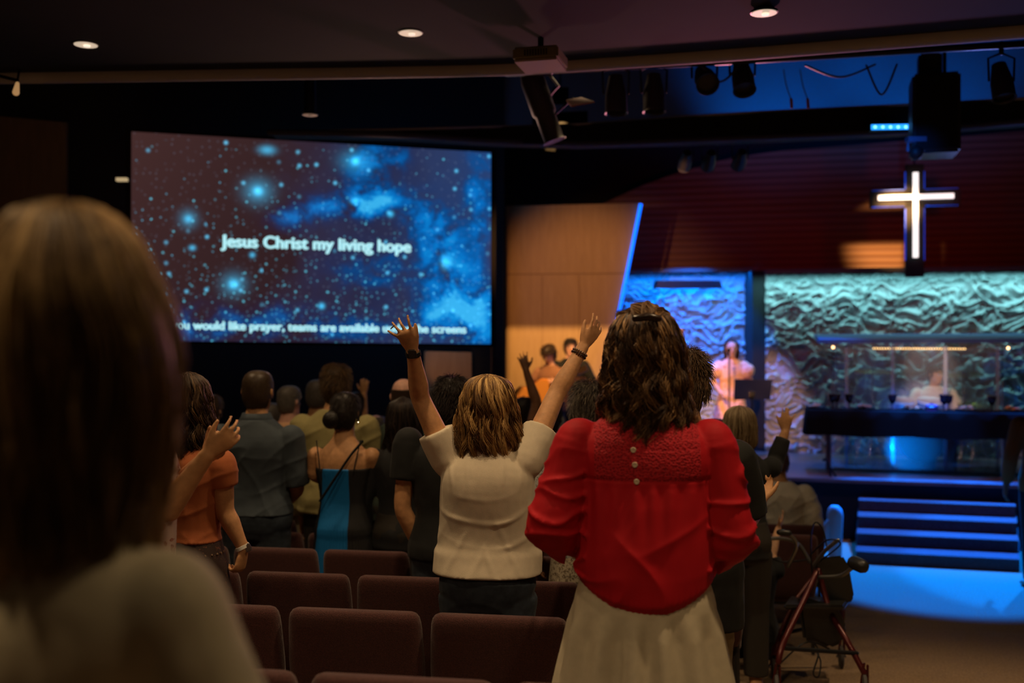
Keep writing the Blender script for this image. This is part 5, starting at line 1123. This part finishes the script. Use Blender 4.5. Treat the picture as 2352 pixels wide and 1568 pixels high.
# ============ standing listeners
def cap(p, m, **k): return p.short(m, **k)
d = 6.15
N1 = Person('man in slate blue polo shirt and jeans with cropped hair', 589, 850, d, w=1.16, skin=SK2, vox=.010, hs=1.02)
N1.arm('R', N1.L(682, 1120, d+.02), N1.L(650, 1165, d+.3), f=(-.3, 1, .2), pn=(-1, 0, 0)); N1.arm('L', N1.L(497, 1120, d+.05), N1.L(525, 1150, d+.32))
N1.body(wide=1.05); sh_ = N1.top(NAVYP, 'polo_shirt', hem=.535, sleeve=.95, ease=.018, disp=folds('shirt', 1, .9), vox=.008, cuff=.01); N1.trousers(DENIM, 'jeans', disp=folds('jean', 1))
m = MB(); H = N1.H; m.loft([ell(N1.u(0, .0, z), hw*H, hd*H, 24) for z, hw, hd in ((.832, .062, .05), (.85, .052, .047), (.866, .045, .044), (.862, .041, .041))]); m.build('collar', NAVYP, sh_, smooth=True)
m = MB(); m.loft([ell(N1.u(0, -.001, z), .101*H*1.1, .064*H*1.12, 24) for z in (.566, .585)]); m.build('belt', mat('brown leather belt', (.08, .05, .03), .5), N1.root)
cap(N1, hairmat('cropped brown hair', (.03, .018, .01), (.09, .055, .03), (.2, .13, .08)), ln=.008, stick=.3, puff=1.03, S=3000, low=-.45, rad=.0013)
d = 6.1
N2 = Person('woman in teal ribbed dress with bare back and dark updo', 790, 902, d, w=.98, skin=SK2, vox=.008, hipw=1.0, headpitch=-.25)
N2.arm('R', N2.L(868, 1090, d+.02), N2.L(866, 1130, d+.26), f=(-.3, 1, .5), pn=(-1, 0, 0)); N2.arm('L', N2.L(722, 1090, d+.03), N2.L(760, 1110, d+.26), f=(.3, 1, .5), pn=(1, 0, 0)); N2.body()
TEAL = cloth('teal ribbed knit', (.0, .20, .36)); BLKR = cloth('black ribbed knit', (.012, .012, .014))
td, nt, p = nodes('teal and black panelled rib'); tc = nt.nodes.new('ShaderNodeTexCoord'); sp_ = nt.nodes.new('ShaderNodeSeparateXYZ'); lnk(nt, tc.outputs['Object'], sp_.inputs[0])
def mt(op, a, b): 
    n = nt.nodes.new('ShaderNodeMath'); n.operation = op
    for i, q in enumerate((a, b)):
        if isinstance(q, (int, float)): n.inputs[i].default_value = q
        else: lnk(nt, q, n.inputs[i])
    return n.outputs[0]
lft_ = mt('GREATER_THAN', sp_.outputs[0], mt('ADD', -.155, mt('MULTIPLY', mt('SUBTRACT', sp_.outputs[2], .75), .10))); rgt_ = mt('LESS_THAN', sp_.outputs[0], .062); mk_ = mt('MULTIPLY', lft_, rgt_)
mx = nt.nodes.new('ShaderNodeMixRGB'); mx.inputs[1].default_value = (.012, .012, .014, 1); mx.inputs[2].default_value = (.0, .17, .50, 1); lnk(nt, mk_, mx.inputs[0]); lnk(nt, mx.outputs[0], p.inputs['Base Color']); p.inputs['Roughness'].default_value = .8
N2.top(td, 'ribbed_dress', hem=.12, sleeve=0, ease=.008, neck=.745, flare=.05, disp=folds('rib', 1, 1.0), vox=.006, smooth=3)
for x0, x1 in ((727, 735), (828, 812)):
    m = MB(); m.tube([N2.L(x0, 1012, d-.10), N2.L((x0+x1)/2, 1045, d-.125), N2.L(x1, 1082, d-.135)], .004, n=6); m.build('shoulder_strap', BLKR, N2.root)
m = MB(); m.tube(crv([N2.L(833, 1013, d-.09), N2.L(806, 1045, d-.14), N2.L(775, 1090, d-.15), N2.L(735, 1150, d-.13)], 6), .006, .012, n=8); m.build('bag_strap', BLACKT, N2.root)
cap(N2, H_DARK, ln=.03, stick=.2, puff=1.10, S=1600, low=-.5)
m = MB(); m.ball(N2.head+Vector((-.055, -.10, -.03)), (.055, .045, .055)); m.build('hair_bun', mat('black bun', (.01, .007, .006), .5, bump=.8, scale=60), N2.root, smooth=True)
for e in (1,): 
    m = MB(); m.ball(N2.q(e*.088, .0, -.055), .007, 8, 6); m.build('earring', CHROME, N2.root)
d = 7.1
N3 = Person('tall man in olive linen shirt with tousled brown hair', 769, 838, d, w=1.16, skin=SK2, vox=.010); N3.arm('R', N3.L(858, 1085, d), N3.L(850, 1130, d+.25)); N3.arm('L', N3.L(690, 1095, d), N3.L(694, 1190, d+.1)); N3.body(); N3.top(OLIVE, 'linen_shirt', hem=.48, sleeve=1.9, ease=.022, disp=folds('shirt', 1)); N3.trousers(mat('dark trousers', (.03, .025, .02), .8)); cap(N3, hairmat('tousled hair', (.03, .016, .008), (.09, .05, .02), (.38, .22, .09)), ln=.035, stick=.6, puff=1.07, S=2400, low=-.55)
d = 8.1
N4 = Person('grey haired man in peach shirt beyond the blue polo shirt', 662, 884, d, w=1.08, skin=SK4, headyaw=.35); N4.arm('R', N4.L(693, 1060, d-.05), N4.L(690, 1120, d+.1)); N4.body(); N4.top(PEACH, 'shirt', hem=.46, sleeve=1.2, ease=.03, disp=folds('shirt', 1)); N4.trousers(KHAKI); cap(N4, H_GREY, ln=.012, puff=1.02, stick=.3, S=1600)
d = 8.6
N5 = Person('grey haired man in olive top left of the tallest man', 727, 872, d, w=1.1, skin=SK2); N5.body(); N5.top(cloth('olive grey knit', (.2, .18, .10)), 'shirt', sleeve=1.8, disp=folds('soft', 1)); N5.trousers(MATS['dark trousers']); cap(N5, H_GREY, ln=.015, S=1200)
d = 8.6
N6 = Person('person in dark top raising one orange lit hand', 815, 900, d, w=.95, skin=SK2, headyaw=.2, vox=.009); N6.arm('R', N6.L(833, 965, d), N6.L(836, 905, d+.02), f=(0, .1, 1), pn=(0, 1, 0), raised=True, curl=(.3, .5, .5, .6, .6)); N6.body(); N6.top(CHAR, 'shirt', sleeve=.5); N6.trousers(MATS['dark trousers']); cap(N6, H_DARK)
d = 8.7
N7 = Person('balding grey haired person in dark top right of the raised orange hand', 862, 908, d, w=1.05, skin=SK4, H=1.68); N7.body(); N7.top(cloth('plum shirt', (.12, .05, .06)), 'shirt', sleeve=1.8); N7.trousers(MATS['dark trousers']); cap(N7, H_GREY, bald=.75, ln=.012)
d = 7.15
N8 = Person('bald man in dark green top behind the raised left arm', 925, 866, d, w=1.2, skin=SK4, headyaw=-.2); N8.body(); N8.top(cloth('bottle green jersey', (.03, .045, .035)), 'shirt', sleeve=1.9, disp=folds('soft', 1)); N8.trousers(MATS['dark trousers']); cap(N8, H_DKBR, bald=.42, ln=.01, puff=1.01)
d = 6.1
N9 = Person('person with long black hair left of the black T-shirt', 925, 912, d, w=1.0, skin=SK2); N9.body(); N9.top(CHAR, 'shirt', sleeve=1.9, disp=folds('soft', 1)); N9.trousers(MATS['dark trousers']); N9.long([(.125, .004, .004, .004, .004), (.09, .085, .085, .09, .07), (.0, .105, .105, .115, .085), (-.12, .115, .115, .12, .07), (-.28, .13, .13, .12, .05), (-.40, .10, .10, .09, .04)], H_DARK, S=1500, wave=.008, seed=33, rad=.002)
d = 5.0
N10 = Person('man in black T-shirt and bracelet partly hidden by the cream T-shirt', 1036, 870, d, w=1.12, skin=SK2, vox=.008, hs=1.05); N10.arm('L', N10.L(925, 1165, d), N10.L(962, 1262, d+.05), f=N10.L(975, 1300, d)-N10.L(962, 1262, d), pn=(1, .3, 0), curl=(.5, 1.1, 1.1, 1.2, 1.2), spread=.05); N10.arms['L']['sh'] = N10.L(938, 1015, d); N10.body(); N10.top(BLACKT, 'tshirt', hem=.5, sleeve=.62, ease=.02, disp=folds('soft', 1), cuff=.006); N10.trousers(DENIM, 'jeans'); cap(N10, H_DARK, ln=.035, stick=.6, puff=1.09, S=2600, low=-.5)
wr = N10.arms['L']; ax_ = (wr['wr']-wr['el']).normalized(); ring_band(N10.root, wr['wr']-ax_*.01, ax_, .029, .024, .011, .003, CHROME, 'bracelet')
# right of centre
d = 7.85
N11 = Person('person in orange print top raising a shadowed left arm', 1262, 925, d, w=1.0, skin=SK3, vox=.008); N11.arm('L', N11.L(1232, 925, d), N11.L(1208, 850, d), f=(-.25, .1, 1), pn=(0, 1, 0), raised=True, curl=(.2, .25, .25, .3, .3), fan=(.15, -.02, -.2, -.38), thumb=.8); N11.body(); N11.top(ORP, 'print_top', sleeve=.4, ease=.02); N11.trousers(MATS['dark trousers']); cap(N11, H_DARK, ln=.03)
N11.arms['L']
d = 8.3
N12 = Person('small dark haired person just right of the cream T-shirt woman', 1203, 912, d, w=.95, skin=SK3, headyaw=.3); N12.body(); N12.top(cloth('brown jersey', (.08, .04, .02)), 'shirt', sleeve=.5); N12.trousers(MATS['dark trousers']); cap(N12, H_DARK, ln=.02)
d = 5.15
N13 = Person('person with streaked hair in black and white print behind the red blouse', 1352, 878, d, w=1.0, skin=SK3, vox=.010); N13.body(); N13.top(GREYP, 'print_blouse', hem=.5, sleeve=1.9, ease=.02); N13.skirt(LEOPARD, 'leopard_skirt', waist=.58, hem=.15, flare=.06); cap(N13, H_MIX, ln=.045, stick=.5, puff=1.10, S=2600, low=-.6)
d = 4.06
N14 = Person('man in black T-shirt and khaki trousers right of the red blouse', 1572, 808, d, w=1.08, skin=SK2, vox=.009, headyaw=.35, hs=1.08, shr=-.02); N14.arm('R', N14.L(1716, 1190, d+.02), N14.L(1748, 1150, d+.40), f=(.25, .9, .3), pn=(-.3, 0, 1), curl=(.4, .6, .5, .6, .7)); N14.body(); N14.top(CHAR if False else cloth('faded black tee', (.013, .014, .013)), 'tshirt', hem=.40, sleeve=.95, ease=.03, wk=1.06, disp=folds('soft', 1), cuff=.008); N14.trousers(KHAKI, disp=folds('jean', 1)); cap(N14, hairmat('short brown waves', (.03, .015, .007), (.10, .055, .025), (.30, .17, .08)), ln=.035, stick=.55, puff=1.08, S=2800, low=-.5)
d = 6.0
N15 = Person('woman with blond bob in black top waving her right hand', 1700, 930, d, w=1.02, skin=SK2, vox=.0085); N15.arm('R', N15.L(1778, 1065, d+.02), N15.L(1804, 990, d+.05), f=(.12, .1, 1), pn=(0, 1, 0), raised=False, curl=(.2, .2, .2, .25, .25), fan=(.05, -.03, .02, -.5), thumb=.6); N15.body(); N15.top(CHAR, 'long_sleeved_top', sleeve=1.75, ease=.010, disp=folds('soft', 1)); N15.trousers(MATS['dark trousers'])
N15.long([(.120, .004, .004, .004, .004), (.112, .05, .05, .05, .04), (.08, .085, .085, .09, .07), (.02, .10, .10, .11, .08), (-.05, .105, .105, .115, .08), (-.11, .10, .10, .105, .07), (-.135, .085, .085, .09, .06)], H_BLOND, S=2200, wave=.002, freq=2, rad=.0017, seed=40, clump=80, frizz=.001, cl=.2, end=(.95, 1), light=.2)
d = 8.4
N16 = Person('seated man in white shirt near the front right row', 1790, 1030, d, w=1.15, skin=SK2, sit=True, vox=.010, H=1.72, headyaw=-.2, headpitch=-.15); N16.root.location.z = P(1790, 1030, d).z-1.73; N16.body(); N16.top(WHITE, 'shirt', hem=.49, sleeve=1.85, ease=.03, disp=folds('shirt', 1, 1.2)); N16.trousers(KHAKI); cap(N16, H_BROWN, ln=.012, puff=1.02)
d = 6.55
N17 = Person('seated person in dark clothes holding out a thin open hand by the walker', 1735, 1200, d, w=.9, skin=SK1, sit=True, vox=.008, H=1.45); N17.root.location.z = P(1735, 1200, d).z-1.45
N17.arm('R', N17.L(1772, 1275, d+.03), N17.L(1788, 1212, d+.12), f=(.45, .3, 1), pn=(-.4, .3, .7), curl=(.1, .2, .25, .2, .3), fan=(.2, .05, -.1, -.25), thumb=.9); N17.body(); N17.top(BLACKT, 'top', sleeve=.8); N17.trousers(BLACKT); cap(N17, H_DKBR)
d = 9.3
N18 = Person('person in dark coat cut off by the right edge before the table', 2400, 868, d, w=1.1, skin=SK3); N18.body(); N18.top(cloth('brown orange jacket', (.30, .13, .03)), 'jacket', sleeve=1.9); N18.trousers(BLACKT); cap(N18, H_DARK)
for px, py, dd, hm, hl, cl_, lab in ((478, 905, 7.2, H_DKBR, .03, CHAR, 'dim dark haired person behind the long curly hair'), (622, 925, 8.5, H_GREY, .012, CHAR, 'dim grey haired person between the polo shirt and peach shirt'), (1650, 962, 7.2, H_DKBR, .02, ORP, 'person in orange print right of the red blouse, mostly hidden')):
    q = Person(lab, px, py, dd, skin=SK2, vox=.013); q.body(); q.top(cl_, 'shirt', sleeve=1.8); q.trousers(MATS['dark trousers']); cap(q, hm, ln=hl, S=900)

# ============ on the stage
def sd(x, d0): return SD(x, d0)
d = sd(1685, 14.1)
S1 = Person('singer in pink patterned dress at a microphone with dark hair', 1680, 782, d, yaw=PI-.1, w=1.0, skin=SK4, stage=True, vox=.010)
S1.arm('R', S1.u(-.0, 0, 0), S1.u(0, 0, 0)); S1.arms = {}; S1.arm('L', S1.u(-.16, .0, .66), S1.u(-.10, .10, .60)); S1.arm('R', S1.u(.15, .0, .66), S1.u(.10, .10, .56)); S1.body(eye=True)
S1.top(PINKD, 'patterned_dress', hem=.22, sleeve=.75, ease=.03, flare=.10, puff=.04, disp=folds('soft', 1, 2)); S1.long([(.125, .004, .004, .004, .004), (.09, .085, .085, .09, .05), (.0, .10, .10, .10, .04), (-.09, .10, .10, .10, .03), (-.14, .08, .08, .09, .02)], H_DKBR, S=900, wave=.006, seed=50, azr=(165, 375), rad=.002)
S1.u
tan_shoe = mat('tan leather', (.4, .2, .1), .5)
d = sd(1310, 13.25)
S2 = Person('guitarist in black shirt before the bright timber panel', 1310, 778, d, yaw=PI+.1, w=1.1, skin=SK4, stage=True, vox=.010); S2.arm('L', S2.u(-.18, .02, .66), S2.u(-.10, .13, .60)); S2.arm('R', S2.u(.18, .02, .66), S2.u(.03, .13, .58)); S2.body(eye=True); S2.top(BLACKT, 'shirt', sleeve=1.0, ease=.02); S2.trousers(DENIM, 'jeans'); cap(S2, H_DARK, ln=.03, puff=1.08, stick=.6)
m = MB(); m.tube([S2.q(-.07, .08, -.07), S2.q(-.06, .12, -.06)], .018, n=8); m.build('headset_microphone', BLACK, S2.root)
d = sd(1272, 12.45)
S3 = Person('player with bowed dark head and orange guitar before the timber panel', 1268, 838, d, yaw=PI-.5, w=1.0, skin=SK4, stage=True, vox=.010, headpitch=-.45, lean=.10, H=1.52); S3.arm('L', S3.u(-.17, .06, .70), S3.u(-.14, .22, .72)); S3.arm('R', S3.u(.17, .06, .66), S3.u(.05, .18, .58)); S3.body(eye=True); S3.top(cloth('rust shirt', (.30, .14, .08)), 'shirt', sleeve=.6, ease=.02); S3.trousers(DENIM, 'jeans'); cap(S3, H_DKBR, ln=.04, puff=1.12, stick=.5, low=-.6)
def guitar(loc, rz, roll, m1, label):
    g = empty('guitar', loc, label, 'guitar'); g.rotation_euler = (0, roll, rz); m = MB(); pts = [(.0, .24), (.10, .22), (.15, .12), (.13, .03), (.10, -.02), (.13, -.09), (.19, -.17), (.17, -.27), (.08, -.32), (0, -.33)]
    pts = pts+[(-x, z) for x, z in pts[::-1][1:-1]]; m.prism([Vector((x, -.04, z)) for x, z in pts], (0, .09, 0)); m.build('guitar_body', m1, g, bevel=.01)
    m = MB(); m.box((0, .065, .42), (.05, .022, .42)); m.build('neck', mat('dark rosewood', (.05, .025, .015), .4), g); m = MB(); m.box((0, .06, .68), (.07, .02, .14)); m.build('headstock', MATS['dark rosewood'], g)
    m = MB(); m.lathe((0, .052, -.02), [(.001, 0), (.05, 0), (.05, .002), (.001, .002)], 20, RX); m.build('sound_hole', BLACK, g); m = MB(); m.box((0, .06, -.17), (.12, .015, .02)); m.build('bridge', MATS['dark rosewood'], g); return g
q = S3.root.matrix_basis @ S3.u(.02, .20, .62); guitar(q, PI-.5, -1.1, mat('orange varnish', (.85, .35, .08), .3), 'orange acoustic guitar held by the bowed player')
q = S2.root.matrix_basis @ S2.u(.0, .12, .585); guitar(q, PI+.1, -1.2, mat('dark varnish', (.08, .03, .02), .3), 'dark guitar held by the man in black before the panel')
d = sd(1560, 13.2)
S4 = Person('singer mostly hidden behind the tall brown hair, pink hand up', 1540, 748, d, yaw=PI, w=1.0, skin=SK4, stage=True, vox=.010); S4.arm('L', S4.L(1580, 830, d-.05), S4.L(1562, 775, d-.15), f=(0, .2, 1), pn=(0, 1, 0), curl=(.4, .8, .8, .9, .9)); S4.body(eye=True); S4.top(cloth('rose blouse', (.5, .2, .18)), 'blouse', sleeve=.8); S4.trousers(DENIM, 'jeans'); cap(S4, H_DKBR, ln=.03)
d = sd(2135, 14.45)
S5 = Person('drummer in white shirt with dark hair looking right inside the drum booth', 2143, 852, d, yaw=PI-.2, w=1.15, skin=SK3 if False else SK2, floor=.0, sit=True, vox=.010, H=1.72, headyaw=-.75, lean=.12); S5.root.location.z = P(2143, 838, d).z-1.73
S5.arm('L', S5.u(-.18, .06, .66), S5.u(-.15, .20, .60)); S5.arm('R', S5.u(.18, .06, .66), S5.u(.15, .20, .60)); S5.body(eye=True); S5.top(WHITE, 'polo_shirt', hem=.48, sleeve=.9, ease=.025, disp=folds('soft', 1, 1.5)); S5.trousers(BLACKT); cap(S5, H_DARK, ln=.02, puff=1.06)
m = MB(); m.lathe((0, 0, 0), [(.001, .0), (.18, 0), (.19, .03), (.17, .08), (.001, .085)], 20); st_ = empty('drum_stool', (S5.root.location.x, S5.root.location.y, .70), 'round black stool under the drummer', 'stool'); zz = S5.root.location.z+.46*S5.H-.70-.085
for v_ in range(len(m.v)): m.v[v_] = (m.v[v_][0], m.v[v_][1], m.v[v_][2]+zz)
m.build('seat', BLACKT, st_, smooth='auto'); m = MB(); m.tube([(0, 0, .1), (0, 0, zz)], .02, n=8); 
for a in (0, 2.1, 4.2): m.tube([(0, 0, .2), (.2*math.cos(a), .2*math.sin(a), .01)], .012, n=6)
m.build('pedestal', CHROME, st_)
